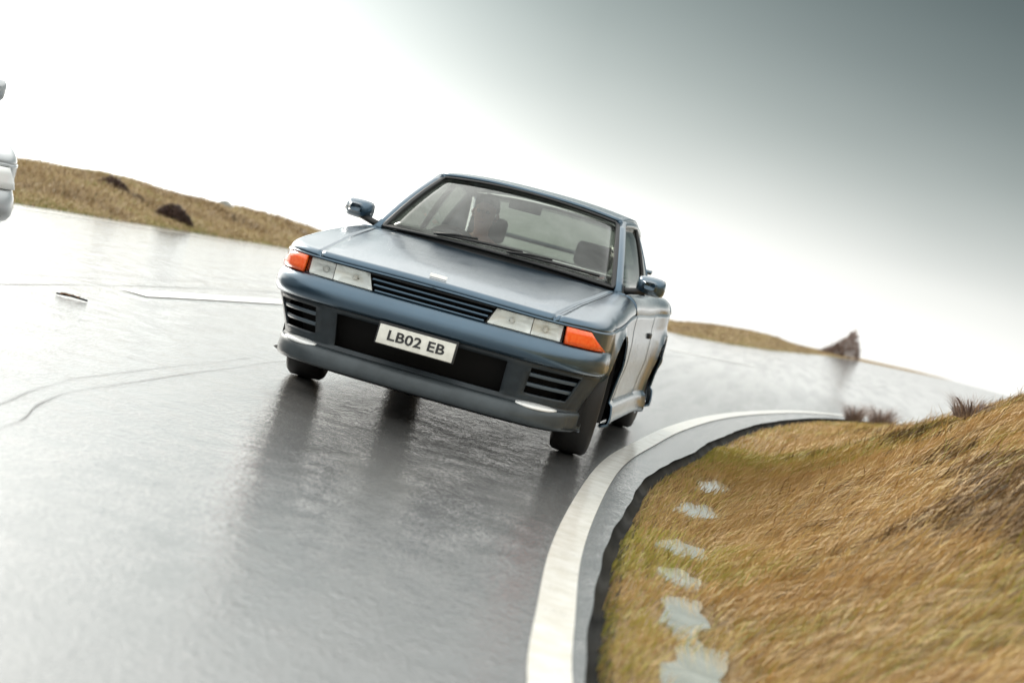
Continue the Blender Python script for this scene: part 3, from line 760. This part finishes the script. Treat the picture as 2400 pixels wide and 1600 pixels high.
# tarmac edge is uneven
jit = np.array([.04*math.sin(i*1.7)+.03*math.sin(i*.63+1) for i in range(len(NL))])
mwid = np.interp(NL[:, 1], [-12, -5, -3, -2, 0, 2, 5, 9, 14, 40], [.08, .085, .125, .155, .20, .28, .31, .28, .25, .3])+.004*np.sin(NL[:, 1]*3.3)+.003*np.sin(NL[:, 1]*9.1)
road_rows[0] = (offs(NL, NN, mwid), 0.)
ro = ribbon('road', road_rows, ASPH); tag(ro, kind='structure')
def strip(name, C, Nn, d0, d1, i0, i1, z, mat):
    V = []; 
    for i in range(i0, i1): 
        for d in (d0, d1): p = C[i]+Nn[i]*d; V.append(Vector((p[0], p[1], z)))
    o = mesh_obj(name, V, [q[::-1] for q in grid_faces(i1-i0, 2)], mat, None); return o
e1 = strip('edge_line', resample(near, 12), normals(resample(near, 12)), -.055, .055, 0, 12*25, .004, LINE)
tag(e1, 'white painted edge line curving along the grassy verge', 'road marking', 'edge lines')
e2 = strip('edge_line', resample(far, 12), normals(resample(far, 12)), -.055, .055, 0, 12*25, .004, LINE)
tag(e2, 'white painted edge line along the far side of the road', 'road marking', 'edge lines')
CENTRE = NL*(1-.465)+FL*.465
def dash(y0, y1, label):
    ys_ = np.linspace(y0, y1, 12); V = []
    cy = CENTRE[:, 1]
    for y in ys_:
        x = np.interp(y, cy, CENTRE[:, 0]); V += [Vector((x-.10, y, .005)), Vector((x+.10, y, .005))]
    tag(mesh_obj('centre_line_dash', V, [q[::-1] for q in grid_faces(12, 2)], LINE), label, 'road marking', 'centre line dashes')
dash(2.15, 6.1, 'white centre line dash left of the coupe headlight')
dash(12.0, 16.0, 'white centre line dash farther along the road behind the coupe')
dash(-7.8, -3.9, 'white centre line dash nearest the camera beside the silver car')
dash(22, 26, 'most distant white centre line dash beyond the coupe')

TAR = simple('tar_seam', (.17, .17, .165), .4, 0, .5)
def seam(pts, w, seed):
    C_ = resample(pts, 14); n_ = normals(C_); V = []
    for i in range(len(C_)):
        o_ = .008*math.sin(i*.31+seed)+.004*math.sin(i*.83+seed*2); ww = w*.55*(.3+.8*abs(math.sin(i*.23+seed)))
        for d in (-ww/2, ww/2): q = C_[i]+n_[i]*(o_+d); V.append(Vector((q[0], q[1], .003)))
    mesh_obj('tar_seam', V, [q[::-1] for q in grid_faces(len(C_), 2)], TAR, ro)
seam([(-2.5, -4.5), (-2.6, -2), (-2.68, .2), (-2.92, 3.1), (-3.02, 6.7), (-3.0, 11), (-2.8, 18), (-1.5, 28)], .022, 1)
seam([(-2.9, -3), (-2.98, .1), (-3.06, 2.2), (-3.3, 5.4)], .010, 2)
seam([(-.30, -5.6), (-.56, -3.93), (-.80, -2.9), (-.99, -.1), (-1.02, 2.2)], .010, 3)
seam([(-.62, -4.6), (-.76, -3.6), (-.98, -2.3), (-1.10, .2)], .008, 4)
seam([(-.5, 12), (-.2, 18), (1.2, 26), (3.6, 34), (5, 46)], .035, 5)
seam([(-3.4, 10), (-3.3, 18), (-1.8, 27), (.9, 37), (2.6, 50)], .04, 6)
# ---- grass and mud materials
def landmat(name, stops, sc=2.0, bumpst=.6, rough=.85):
    m = Mat(name); c = m.coord(); f = m.noise(sc, 6, .65, c, .6); f2 = m.noise(sc*9, 5, .7, c)
    k = m.math('ADD', m.math('MULTIPLY', f, .65), m.math('MULTIPLY', f2, .35))
    m.to(m.ramp(k, stops), 'Base Color'); m.set(Roughness=rough, Specular_IOR_Level=.25); m.to(m.bump(f2, bumpst, .05), 'Normal'); return m.m
SOIL = landmat('moor_ground', [(.3, (.06, .042, .018)), (.45, (.17, .115, .045)), (.6, (.26, .175, .07)), (.72, (.13, .12, .03))], 1.1)
SOIL2 = landmat('verge_ground', [(.3, (.08, .055, .028)), (.45, (.19, .13, .062)), (.6, (.28, .20, .10)), (.72, (.23, .20, .065))], 1.3)
m = Mat('wet_mud'); c = m.coord(); f = m.noise(2.5, 3, .5, c); m.to(m.ramp(f, [(.3, (.009, .009, .008)), (.7, (.030, .027, .020))]), 'Base Color')
m.to(m.ramp(m.noise(3, 3, .5, c), [(.35, .7), (.6, .95)]), 'Roughness'); m.set(Specular_IOR_Level=.2); MUD = m.m

def hnoise(x, y, s, seed=0):
    return (np.sin(x*s*1.3+seed)+np.sin(y*s*1.1+seed*2.1)+np.sin((x+y)*s*.73+seed*.7)+np.sin((x*.6-y*1.3)*s*1.9+seed*1.3)*.6)/3.6
# tilted moor: true level ground falls away from the banked road
ax, ay_ = math.sin(YAW), math.cos(YAW)
def moor_z(x, y):
    dx, dy = x-CAM.x, y-CAM.y; fwd_ = dx*ax+dy*ay_; lat = dx*ay_-dy*ax
    return -2.2-.022*fwd_+.030*lat
# ---- near bank (right)
BANK_D = [0, .05, .11, .18, .26, .34, .42, .50, .60, .70, .95, 1.25, 1.6, 2.0, 2.5, 3.1, 4.0, 5.5, 8, 12, 18, 30, 60]
def bank_h(d, y):
    Hm = np.interp(y, [-14, -8, -2, 1, 4, 8, 14, 24, 60, 120, 220], [.90, 1.10, 1.36, 1.36, 1.15, .74, .60, .42, .25, .1, 0])
    w = np.interp(y, [-10, -3, 2, 8, 16], [1.9, 2.2, 2.4, 2.3, 2.6])
    base = np.interp(d, [0, .05, .11, .20, .46], [-.012, -.06, -.035, -.022, -.022])
    t = np.clip((d-.44)/(w-.06), 0, 1); h = t*t*(3-2*t)*.55+t*.45
    z = base+Hm*h
    return z
def bank_z(d, x, y):
    z = bank_h(d, y)+np.clip((d-.44)/.5, 0, 1)*(.055*hnoise(x, y, 2.1, 1)+.03*hnoise(x, y, 5.7, 3))
    far_ = np.clip((d-3.2)/20, 0, 1)
    return z*(1-far_)+far_*(moor_z(x, y)-.1)
NB = resample(near, 9); NBn = normals(NB); mw = np.interp(NB[:, 1], [-12, -5, -3, -2, 0, 2, 5, 9, 14, 40], [.08, .085, .125, .155, .20, .28, .31, .28, .25, .3])+.004*np.sin(NB[:, 1]*3.3)+.003*np.sin(NB[:, 1]*9.1)
rows = []
for d in BANK_D:
    c = offs(NB, NBn, mw-.03+d); z = np.array([bank_z(d, p[0], p[1]) for p in c]); rows.append((c, z))
bk = ribbon('verge_bank', rows[2:], SOIL2); tag(bk, kind='structure')
gt = ribbon('mud_gutter', [(offs(NB, NBn, mw-.06), np.full(len(NB), -.012))]+rows[0:2]+[(rows[2][0], rows[2][1]+.001)], MUD); tag(gt, kind='structure')
# ---- far moorland (left and behind)
crest_px = [(-500, 330, 30), (-250, 340, 29), (26, 377, 28.5), (82, 381, 29), (173, 397, 29.5), (235, 404, 30), (306, 421, 31), (378, 449, 32), (429, 464, 33), (480, 473, 33.5), (571, 490, 35.5), (653, 511, 38), (740, 541, 41), (900, 580, 46), (1250, 668, 58), (1592, 755, 74), (1632, 757, 77), (1673, 762, 80), (1735, 771, 84), (1804, 785, 89), (1850, 803, 95), (1900, 818, 108)]
verge_px = [(-500, 415), (-250, 438), (26, 472), (82, 480), (173, 494), (235, 506), (306, 519), (378, 533), (429, 543), (480, 553), (571, 567), (653, 580), (740, 592), (900, 625), (1250, 700), (1592, 772), (1632, 781), (1673, 789), (1735, 802), (1804, 815), (1850, 822), (1900, 829)]
cr_ = np.array([tuple(at_t(*c)) for c in crest_px]); vg_ = []
for (px, py), c3 in zip(verge_px, cr_):
    # where this column meets the far verge curve
    d = ray(px, py); d2 = np.array([d.x, d.y]); best = None
    E = offs(FL, FN, .40)
    for i in range(len(E)-1):
        p, q = E[i], E[i+1]; Mx = np.array([[d2[0], -(q-p)[0]], [d2[1], -(q-p)[1]]])
        try: t, s = np.linalg.solve(Mx, p-np.array([CAM.x, CAM.y]))
        except Exception: continue
        if t > 8 and 0 <= s <= 1 and (best is None or t < best[0]): best = (t, p+(q-p)*s)
    vg_.append(best[1] if best else None)
ok = [i for i, v_ in enumerate(vg_) if v_ is not None]; cr_ = cr_[ok]; vg_ = np.array([vg_[i] for i in ok])
def dens(Aa, k=6):
    t = np.arange(len(Aa)); tt = np.linspace(0, len(Aa)-1, (len(Aa)-1)*k+1); return np.stack([np.interp(tt, t, Aa[:, j]) for j in range(Aa.shape[1])], 1)
C3 = dens(cr_); V2_ = dens(vg_)
# extend toward the camera side and away, along the verge
E = offs(FL, FN, .40)
pre = [i for i in range(len(E)) if E[i][1] < V2_[0][1]-.8]; post = [i for i in range(len(E)) if E[i][1] > V2_[-1][1]+8]
Vp = E[pre]; Cp = np.stack([offs(FL, FN, 14.)[pre][:, 0], offs(FL, FN, 14.)[pre][:, 1], np.full(len(pre), C3[0][2])], 1)
Vq = E[post]; Cq = np.stack([offs(FL, FN, 6.)[post][:, 0], offs(FL, FN, 6.)[post][:, 1], np.full(len(post), -.05)], 1)
V2_ = np.concatenate([Vp, V2_, Vq]); C3 = np.concatenate([Cp, C3, Cq])
frs = [0, .03, .08, .15, .24, .34, .45, .57, .69, .8, .9, 1.0]
rows = []
ctr = np.array([CAM.x, CAM.y])
for fr in frs:
    xy = V2_*(1-fr)+C3[:, :2]*fr
    lump = np.array([hnoise(x, y, .9, 2)*.09+hnoise(x, y, 2.3, 5)*.05 for x, y in xy])*math.sin(math.pi*fr)
    z = C3[:, 2]*(fr**.9)-.01*(fr == 0)+lump; rows.append((xy, z))
dirn = C3[:, :2]-ctr; dirn /= np.hypot(dirn[:, 0], dirn[:, 1])[:, None]
for dd, dz in ((2, -.15), (6, -.8), (14, -2.2), (40, None)):
    xy = C3[:, :2]+dirn*dd; z = C3[:, 2]+dz if dz is not None else np.array([moor_z(x, y)-.5 for x, y in xy]); 
    z = np.minimum(z, z if dz is None else np.maximum(z, [moor_z(x, y)-.6 for x, y in xy])); rows.append((xy, z))
hb = ribbon('moor_hillside', [(c, z) for c, z in rows], SOIL)
hb.data.flip_normals(); tag(hb, kind='structure')
MROWS = rows
# ground under everything to the horizon
V = []; nr_, na_ = 26, 48
for i in range(nr_):
    r = 0 if i == 0 else 12*1.27**i
    for k in range(na_):
        x = CAM.x+r*math.cos(2*math.pi*k/na_); y = CAM.y+r*math.sin(2*math.pi*k/na_); V.append(Vector((x, y, moor_z(x, y)+(.25*hnoise(x, y, .05, 1) if i > 3 else 0))))
F = [(i*na_+k, (i+1)*na_+k, (i+1)*na_+(k+1) % na_, i*na_+(k+1) % na_) for i in range(nr_-1) for k in range(na_)]
gd = mesh_obj('ground', V, F, SOIL); gd.data.flip_normals(); tag(gd, kind='structure')
# road bed so the road is a solid strip on the sloping moor
ribbon_rows = [(offs(NL, NN, 1.2), -1.5), (offs(NL, NN, mwid-.02), -.03), (offs(FL, FN, .42), -.03), (offs(FL, FN, 3.), -2.4)]
rb = ribbon('road_bed', ribbon_rows, MUD); tag(rb, kind='structure')

# ---- grass blades
def blade_mat(name, stops, trans=.25):
    m = Mat(name); at = m.node('ShaderNodeAttribute'); at.attribute_name = 'rnd'
    m.to(m.ramp(at.outputs['Fac'], stops), 'Base Color'); m.set(Roughness=.55, Specular_IOR_Level=.3)
    return m.m
STRAW = blade_mat('straw_grass', [(0, (.045, .03, .012)), (.15, (.10, .062, .03)), (.35, (.32, .20, .095)), (.6, (.66, .47, .25)), (.8, (.60, .47, .20)), (.92, (.46, .42, .11)), (1, (.28, .30, .06))])
STRAWF = blade_mat('moor_grass', [(0, (.07, .05, .03)), (.15, (.14, .10, .055)), (.4, (.36, .26, .14)), (.7, (.48, .37, .21)), (.88, (.31, .28, .09)), (1, (.19, .21, .05))])
HEATH = blade_mat('heather_twigs', [(0, (.022, .016, .012)), (.5, (.085, .055, .048)), (1, (.17, .115, .10))])
TWIG = blade_mat('bare_twigs', [(0, (.12, .085, .075)), (.5, (.27, .20, .17)), (1, (.42, .33, .28))])
def blades(name, pos, h, lean, wid, rnd_, mat, parent=None, bend=.5, seg=2, ref=None):
    """pos (n,3), h (n), lean (n,2) horizontal lean as fraction of h, wid (n)"""
    n = len(pos); ang = rng.uniform(0, 2*math.pi, n); sx_, sy_ = np.cos(ang), np.sin(ang)
    pos = np.asarray(pos, float); vs = []
    lv = [0, .55, 1.0] if seg == 2 else [0, 1.0]
    for k, t in enumerate(lv):
        w = wid*(1-t*.8)*.5; zz = h*(t-bend*.35*t*t); lx = lean[:, 0]*h*t**1.6; ly = lean[:, 1]*h*t**1.6
        c = pos+np.stack([lx, ly, zz], 1)
        if t < 1: vs += [c-np.stack([sx_*w, sy_*w, 0*w], 1), c+np.stack([sx_*w, sy_*w, 0*w], 1)]
        else: vs += [c]
    nvp = len(vs); Vv = np.stack(vs, 1).reshape(-1, 3)
    base = (np.arange(n)*nvp)[:, None]
    tri = np.array([[0, 1, 3], [0, 3, 2], [2, 3, 4]] if seg == 2 else [[0, 1, 2]]); Ff = (base[:, None, :]+tri[None]).reshape(-1, 3)
    me = bpy.data.meshes.new(name); me.vertices.add(len(Vv)); me.vertices.foreach_set('co', Vv.ravel().astype('f4'))
    me.loops.add(Ff.size); me.loops.foreach_set('vertex_index', Ff.ravel().astype('i4')); me.polygons.add(len(Ff)); me.polygons.foreach_set('loop_start', np.arange(0, Ff.size, 3, dtype='i4'))
    me.update(calc_edges=True)
    a = me.attributes.new('rnd', 'FLOAT', 'POINT'); a.data.foreach_set('value', np.repeat(rnd_, nvp).astype('f4'))
    me.materials.append(mat); o = bpy.data.objects.new(name, me); COL.objects.link(o)
    if parent: o.parent = parent
    return o
def bilerp_rows(rows, u, w):  # u along, w across row index
    Cx = np.stack([r[0][:, 0] for r in rows], 1); Cy = np.stack([r[0][:, 1] for r in rows], 1); Cz = np.stack([r[1] if not np.isscalar(r[1]) else np.full(len(r[0]), r[1]) for r in rows], 1)
    i = np.clip(u.astype(int), 0, Cx.shape[0]-2); j = np.clip(w.astype(int), 0, Cx.shape[1]-2); a = u-i; b = w-j; out = []
    for Cc_ in (Cx, Cy, Cz): out.append(Cc_[i, j]*(1-a)*(1-b)+Cc_[i+1, j]*a*(1-b)+Cc_[i, j+1]*(1-a)*b+Cc_[i+1, j+1]*a*b)
    return np.stack(out, 1)
# near bank grass
def bank_points(n, ymin, ymax, dmin, dmax, power=1.):
    ii = np.where((NB[:, 1] > ymin) & (NB[:, 1] < ymax))[0]
    seg = np.hypot(*np.diff(NB[ii], axis=0).T); wts = seg/seg.sum()
    k = rng.choice(len(seg), n, p=wts); a = rng.random(n); i = ii[0]+k
    c = NB[i]*(1-a)[:, None]+NB[i+1]*a[:, None]; nn = NBn[i]; mm = mw[i]*(1-a)+mw[i+1]*a
    d = dmin+(dmax-dmin)*rng.random(n)**power
    xy = c+nn*(mm-.03+d)[:, None]
    z = np.array([bank_z(dd, x, y) for dd, (x, y) in zip(d, xy)])
    return np.column_stack([xy, z-.01]), d
def clump_sel(x, y, s): return hnoise(x, y, s, 4.)*.5+hnoise(x, y, s*2.7, 9.)*.5
parts_ = []
P1, d1 = bank_points(140000, -7.0, 3.5, .07, 3.6, 1.15); P2, d2 = bank_points(70000, 2.5, 24, .08, 4.2, 1.1)
Pn = np.concatenate([P1, P2]); dn = np.concatenate([d1, d2])
# puddles in the verge
pud_px = [(1668, 1140, .40, .08), (1632, 1195, .36, .08), (1602, 1285, .24, .085), (1596, 1352, .18, .075), (1604, 1440, .30, .085), (1630, 1575, .38, .10)]
puds = []
for k, (px, py, ln, wd) in enumerate(pud_px):
    p = at_z(px, py, -.01); puds.append((p, ln, wd))
keepm = np.ones(len(Pn), bool)
for p, ln, wd in puds: keepm &= ((Pn[:, 0]-p.x)/(wd+.03))**2+((Pn[:, 1]-p.y)/(ln+.03))**2 > rng.uniform(.30, 1.6, len(Pn))
Pn = Pn[keepm]; dn = dn[keepm]
cs = clump_sel(Pn[:, 0], Pn[:, 1], 2.6); wet = np.clip((dn-.15)/.5, 0, 1)
hN = (.060+.07*wet+.16*np.clip(cs+.10, 0, 1)*wet)*rng.uniform(.5, 1.3, len(Pn))
an = hnoise(Pn[:, 0], Pn[:, 1], 1.2, 6)*1.6+2.6
lean = np.stack([.9+.2*np.cos(an)+rng.normal(0, .35, len(Pn)), -.9+.2*np.sin(an)+rng.normal(0, .35, len(Pn))], 1)*(.35+.65*wet[:, None])
cs2 = clump_sel(Pn[:, 0]*1.3+2, Pn[:, 1]*.8+7, 2.3); g1 = clump_sel(Pn[:, 0]+5, Pn[:, 1]-3, 1.1)
dk = np.clip(np.clip((cs2-.03)*4, 0, 1)*np.clip((dn-.4)/.8, .12, 1)*.75+.40*np.clip((dn-1.5)/1.0, 0, 1)*np.clip((Pn[:, 1]+3.5)/3, 0, 1), 0, 1); gn = np.clip((g1-.10)*4, 0, 1)*np.clip(1.3-dn/2.2, 0, 1)+np.clip(.5-dn, 0, .5)*.9
tone = rng.random(len(Pn)); rn = np.clip(.60+.13*rng.normal(0, 1, len(Pn)), .3, .8)
rn = np.where(tone < .95*dk, rng.uniform(.02, .33, len(Pn)), np.where(tone > 1-.62*gn, rng.uniform(.82, 1., len(Pn)), rn))
gr_ = blades('verge_grass', Pn, hN, lean, rng.uniform(.0025, .006, len(Pn))*np.interp(Pn[:, 1], [-6, 0, 20], [1, 1.3, 2.6]), rn, STRAW, None, .8)
tag(gr_, 'straw coloured rough grass covering the roadside bank', 'grass', kind='stuff')
# moor grass
n = 90000; ulo = len(Vp)-6; uhi = len(V2_)-len(Vq)+6
u = rng.uniform(max(0, ulo), uhi, n); w = rng.uniform(0.2, 12.3, n); Pm = bilerp_rows(MROWS, u, w)
cs = clump_sel(Pm[:, 0], Pm[:, 1], 1.3); dist = np.hypot(Pm[:, 0]-CAM.x, Pm[:, 1]-CAM.y)
hM = (.07+.10*np.clip(cs+.35, 0, 1))*rng.uniform(.5, 1.2, n)*np.clip(w/2.5, .35, 1)
rnm = np.clip(.55+.18*rng.normal(0, 1, n)-.42*np.clip(cs, -.4, 1)+.30*np.clip(1-w/2.2, 0, 1), 0, 1)
gm = blades('moor_grass', Pm, hM, rng.normal(0, .5, (n, 2)), rng.uniform(.010, .022, n)*np.clip(dist/30, .8, 2.2), rnm, STRAWF, None, .6)
tag(gm, 'tan moorland grass on the low hillside beyond the road', 'grass', kind='stuff')
# shadowy tussock mounds would be lumps: build them as low domes of blades (real relief)
# ---- puddles
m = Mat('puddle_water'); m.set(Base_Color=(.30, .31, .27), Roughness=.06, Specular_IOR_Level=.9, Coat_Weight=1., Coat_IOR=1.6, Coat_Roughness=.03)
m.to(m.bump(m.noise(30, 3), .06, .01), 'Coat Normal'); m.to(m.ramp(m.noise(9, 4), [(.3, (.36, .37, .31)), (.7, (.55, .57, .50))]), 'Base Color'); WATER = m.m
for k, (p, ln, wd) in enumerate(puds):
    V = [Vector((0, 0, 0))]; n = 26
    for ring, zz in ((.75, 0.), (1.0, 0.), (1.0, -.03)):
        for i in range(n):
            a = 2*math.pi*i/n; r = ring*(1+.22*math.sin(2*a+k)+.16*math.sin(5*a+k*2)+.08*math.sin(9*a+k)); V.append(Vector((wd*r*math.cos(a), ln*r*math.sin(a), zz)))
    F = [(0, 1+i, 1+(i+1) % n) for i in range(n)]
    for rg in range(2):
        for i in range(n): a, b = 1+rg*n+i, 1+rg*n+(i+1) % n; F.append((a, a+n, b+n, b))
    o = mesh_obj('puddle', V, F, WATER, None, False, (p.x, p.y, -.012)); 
    lab = ['small pale puddle in the verge, farthest along the muddy edge', 'second farthest pale puddle in the grass beside the muddy edge', 'long pale puddle in the verge behind the dark mud gap', 'small pale puddle between two longer ones in the verge', 'broad pale puddle in the grass near the bottom of the picture', 'pale puddle at the bottom edge of the picture in the verge'][k]
    tag(o, lab, 'puddle', 'puddles along the verge')
# ---- heather bushes, skyline bush, tufts, rocks, debris
def bush(name, base, w, dp, h, n, label, cat, group, shape='dome', bw=.02, mat=HEATH, bl_=.10):
    rt_ = empty(name, base); tag(rt_, label, cat, group)
    V, F = [], []
    for k in range(7):
        a = 2*math.pi*k/7; e = Vector((math.cos(a)*w*.28, math.sin(a)*dp*.28, h*.55)); tube_vf([(0, 0, -.05), e*.5+Vector((0, 0, .05*h)), e], [.03*h+.004, .02*h+.003, .008*h+.002], V, F, 5)
    mesh_obj('stem', V, F, mat, rt_)['kind'] = 'stuff'
    th = rng.uniform(0, 2*math.pi, n); r = np.sqrt(rng.random(n)); x = r*np.cos(th)*w/2; y = r*np.sin(th)*dp/2
    if shape == 'dome': top = h*np.sqrt(np.clip(1-r**2, 0, 1))*(.8+.35*hnoise(x*3/w, y*3/dp, 1.7, 2))
    else:
        xn = x/(w/2); top = h*np.clip(np.interp(xn, [-1, -.35, .25, .5, .72, 1], [.06, .38, .85, 1.0, .72, .25]), 0, 1)*np.sqrt(np.clip(1-(2*y/dp)**2, .05, 1))
    z = top*rng.random(n)**.45
    if shape == 'tuft': z = top*rng.random(n)*.35; x *= .45; y *= .45
    pos = np.column_stack([x, y, z]); 
    fo = blades('foliage', pos, bl_*h*(rng.uniform(.5, 1.4, n) if shape != 'tuft' else rng.uniform(.25, 1., n)**1.5*1.5), np.stack([np.cos(th)*.7, np.sin(th)*.7], 1)+rng.normal(0, .4, (n, 2)), bw*rng.uniform(.6, 1.3, n), np.clip(rng.normal(.5, .25, n), 0, 1), mat, rt_, .4)
    return rt_
def on_moor(px, py, tt): return at_t(px, py, tt)
def moor_hit(px, py):  # nearest moor surface sample seen at that pixel
    d = ray(px, py); P_ = np.concatenate([np.column_stack([c, z]) for c, z in MROWS[:12]])
    v_ = P_-np.array(CAM); z_ = v_ @ np.array(fw); X = 1200+FPX*(v_ @ np.array(rt))/z_; Y = 800-FPX*(v_ @ np.array(up))/z_
    k = np.argsort((X-px)**2+(Y-py)**2)[:3]; wts = 1/(1e-3+(X[k]-px)**2+(Y[k]-py)**2); t = (z_[k]*wts).sum()/wts.sum(); return at_t(px, py, float(t))
p = moor_hit(405, 516); bush('heather_bush', (p.x, p.y, p.z-.03), .62, .5, .30, 1800, 'dark heather bush low on the hillside close to the far edge line', 'bush', 'heather bushes on the hill', bw=.03)
p = moor_hit(262, 445); bush('heather_bush', (p.x, p.y, p.z-.03), .62, .5, .26, 1500, 'dark heather bush highest on the hillside, pale stone beside it', 'bush', 'heather bushes on the hill', bw=.03)
p = moor_hit(318, 470); bush('heather_bush', (p.x, p.y, p.z-.03), .45, .4, .14, 900, 'thin brown heather bush between the two darker heather bushes', 'bush', 'heather bushes on the hill', bw=.03)
p = moor_hit(1975, 852); tt = 120.; p = at_t(1962, 838, tt)
bush('hawthorn_bush', (p.x, p.y, p.z-.3), 2.9, 2.2, 2.5, 2600, 'brown leafless wedge shaped bush standing alone on the skyline', 'bush', None, 'wedge', bw=.07, bl_=.10, mat=TWIG)
def bank_crest(px):
    P_ = np.array([tuple(v.co) for v in bk.data.vertices]); P_ = P_[np.hypot(P_[:, 0]-CAM.x, P_[:, 1]-CAM.y) < 26]
    v_ = P_-np.array(CAM); z_ = v_ @ np.array(fw); P_, v_, z_ = P_[z_ > 2], v_[z_ > 2], z_[z_ > 2]
    X = 1200+FPX*(v_ @ np.array(rt))/z_; Y = 800-FPX*(v_ @ np.array(up))/z_; Y[np.abs(X-px) > 22] = 1e9
    return Vector(P_[int(np.argmin(Y))])
for k, (px, py, tt, w, h, lab) in enumerate(((2012, 962, 13.5, .16, .16, 'small purple brown heather tuft at the end of the edge line'), (2078, 950, 12.6, .26, .17, 'rounded purple brown heather tuft on the bank shoulder'), (2290, 893, 9.5, .16, .12, 'wispy heather tuft on the top of the bank against the sky'))):
    p = bank_crest(px); bush('heather_tuft', (p.x, p.y, p.z+.02), w*2.6, w*2.6, h*(2.3 if k < 2 else 1.7), 1000, lab, 'plant', 'heather tufts on the bank', shape='tuft', bw=.0035, bl_=.55, mat=TWIG)
def rock(name, p, s, label, seed, mat):
    V, F = [], []; nth, nph = 14, 9
    for j in range(nph+1):
        for k in range(nth):
            ph = math.pi*j/nph; th = 2*math.pi*k/nth; r = 1+.18*math.sin(3*th+seed+2*ph)+.12*math.sin(5*ph+seed*2+th); r = min(r, 1.12)
            V.append(Vector((s[0]*r*math.sin(ph)*math.cos(th), s[1]*r*math.sin(ph)*math.sin(th), s[2]*r*math.cos(ph))))
    for j in range(nph):
        for k in range(nth): F.append((j*nth+k, (j+1)*nth+k, (j+1)*nth+(k+1) % nth, j*nth+(k+1) % nth))
    tag(mesh_obj(name, V, F, mat, None, False, p), label, 'rock', 'rocks on the hillside')
ROCK = landmat('pale_rock', [(.3, (.18, .19, .18)), (.7, (.42, .43, .40))], 6, .6)
p = at_t(528, 482, 34); rock('rock', (p.x, p.y, p.z-.02), (.15, .12, .11), 'grey boulder poking up on the hill skyline', 1, ROCK)
p = moor_hit(283, 452); rock('rock', (p.x, p.y, p.z+.05), (.10, .06, .05), 'small pale stone lying beside the upper heather bush', 3, ROCK)
# debris on the road
p = at_z(168, 700, 0); db = empty('road_debris', (p.x, p.y, .004), .5); tag(db, 'torn brown and white scrap lying on the wet road left of the centre line', 'debris')
V = [Vector((-.07+.11*i/6, -.02+.04*j/3, .004+.014*abs(math.sin(i*1.1+j)))) for i in range(7) for j in range(4)]
solid(mesh_obj('scrap', V, grid_faces(7, 4), simple('brown_card', (.16, .08, .035), .7), db, False), .004, 1)
V = [Vector((.01+.06*i/4, -.015+.04*j/3, .010+.012*abs(math.cos(i*1.4+j)))) for i in range(5) for j in range(4)]
solid(mesh_obj('pale_piece', V, grid_faces(5, 4), PAPER, db, False), .003, 1)
V, F = [], []; tube_vf([(-.09, .02, .006), (0, -.02, .012), (.09, -.005, .006)], .006, V, F, 6); mesh_obj('dark_strip', V, F, BLACK, db)

# ---- one mesh, one piece: separate loose pieces into objects of their own
def split_loose(o, nm):
    me = o.data; n = len(me.vertices); par = list(range(n))
    def find(a):
        while par[a] != a: par[a] = par[par[a]]; a = par[a]
        return a
    for e in me.edges:
        a, b = find(e.vertices[0]), find(e.vertices[1])
        if a != b: par[a] = b
    groups = {}
    for p in me.polygons: groups.setdefault(find(p.vertices[0]), []).append(p)
    if len(groups) < 2: o.name = nm; return
    for k, (g, ps) in enumerate(groups.items()):
        used = sorted({v for p in ps for v in p.vertices}); mp = {v: i for i, v in enumerate(used)}
        n2 = mesh_obj(nm, [me.vertices[v].co.copy() for v in used], [tuple(mp[v] for v in p.vertices) for p in ps], list(me.materials), o.parent, ps[0].use_smooth)
        n2.location = o.location.copy(); n2.rotation_euler = o.rotation_euler.copy(); n2.scale = o.scale.copy()
        for md in o.modifiers:
            if md.type == 'SOLIDIFY': solid(n2, md.thickness, md.offset)
    bpy.data.objects.remove(o)
NM = {'lettering': 'letter', 'door_gap': 'door_gap', 'bonnet_gap': 'bonnet_gap', 'bulb': 'bulb', 'reflector': 'reflector', 'lamp_trim': 'lamp_trim', 'axle': 'axle', 'emblem': 'emblem', 'eyes': 'eye', 'ears': 'ear', 'spokes': 'spoke', 'rear_window_seal': 'rear_window_seal', 'pillar_frame': 'pillar_frame', 'front_wing': 'front_wing', 'side_panel': 'side_panel', 'steering_wheel': 'steering_wheel', 'rear_pillar': 'rear_pillar'}
for o in list(bpy.data.objects):
    b = o.name.split('.')[0]
    if b in NM and o.type == 'MESH' and b not in ('steering_wheel', 'rear_pillar', 'pillar_frame', 'side_panel'): split_loose(o, NM[b])
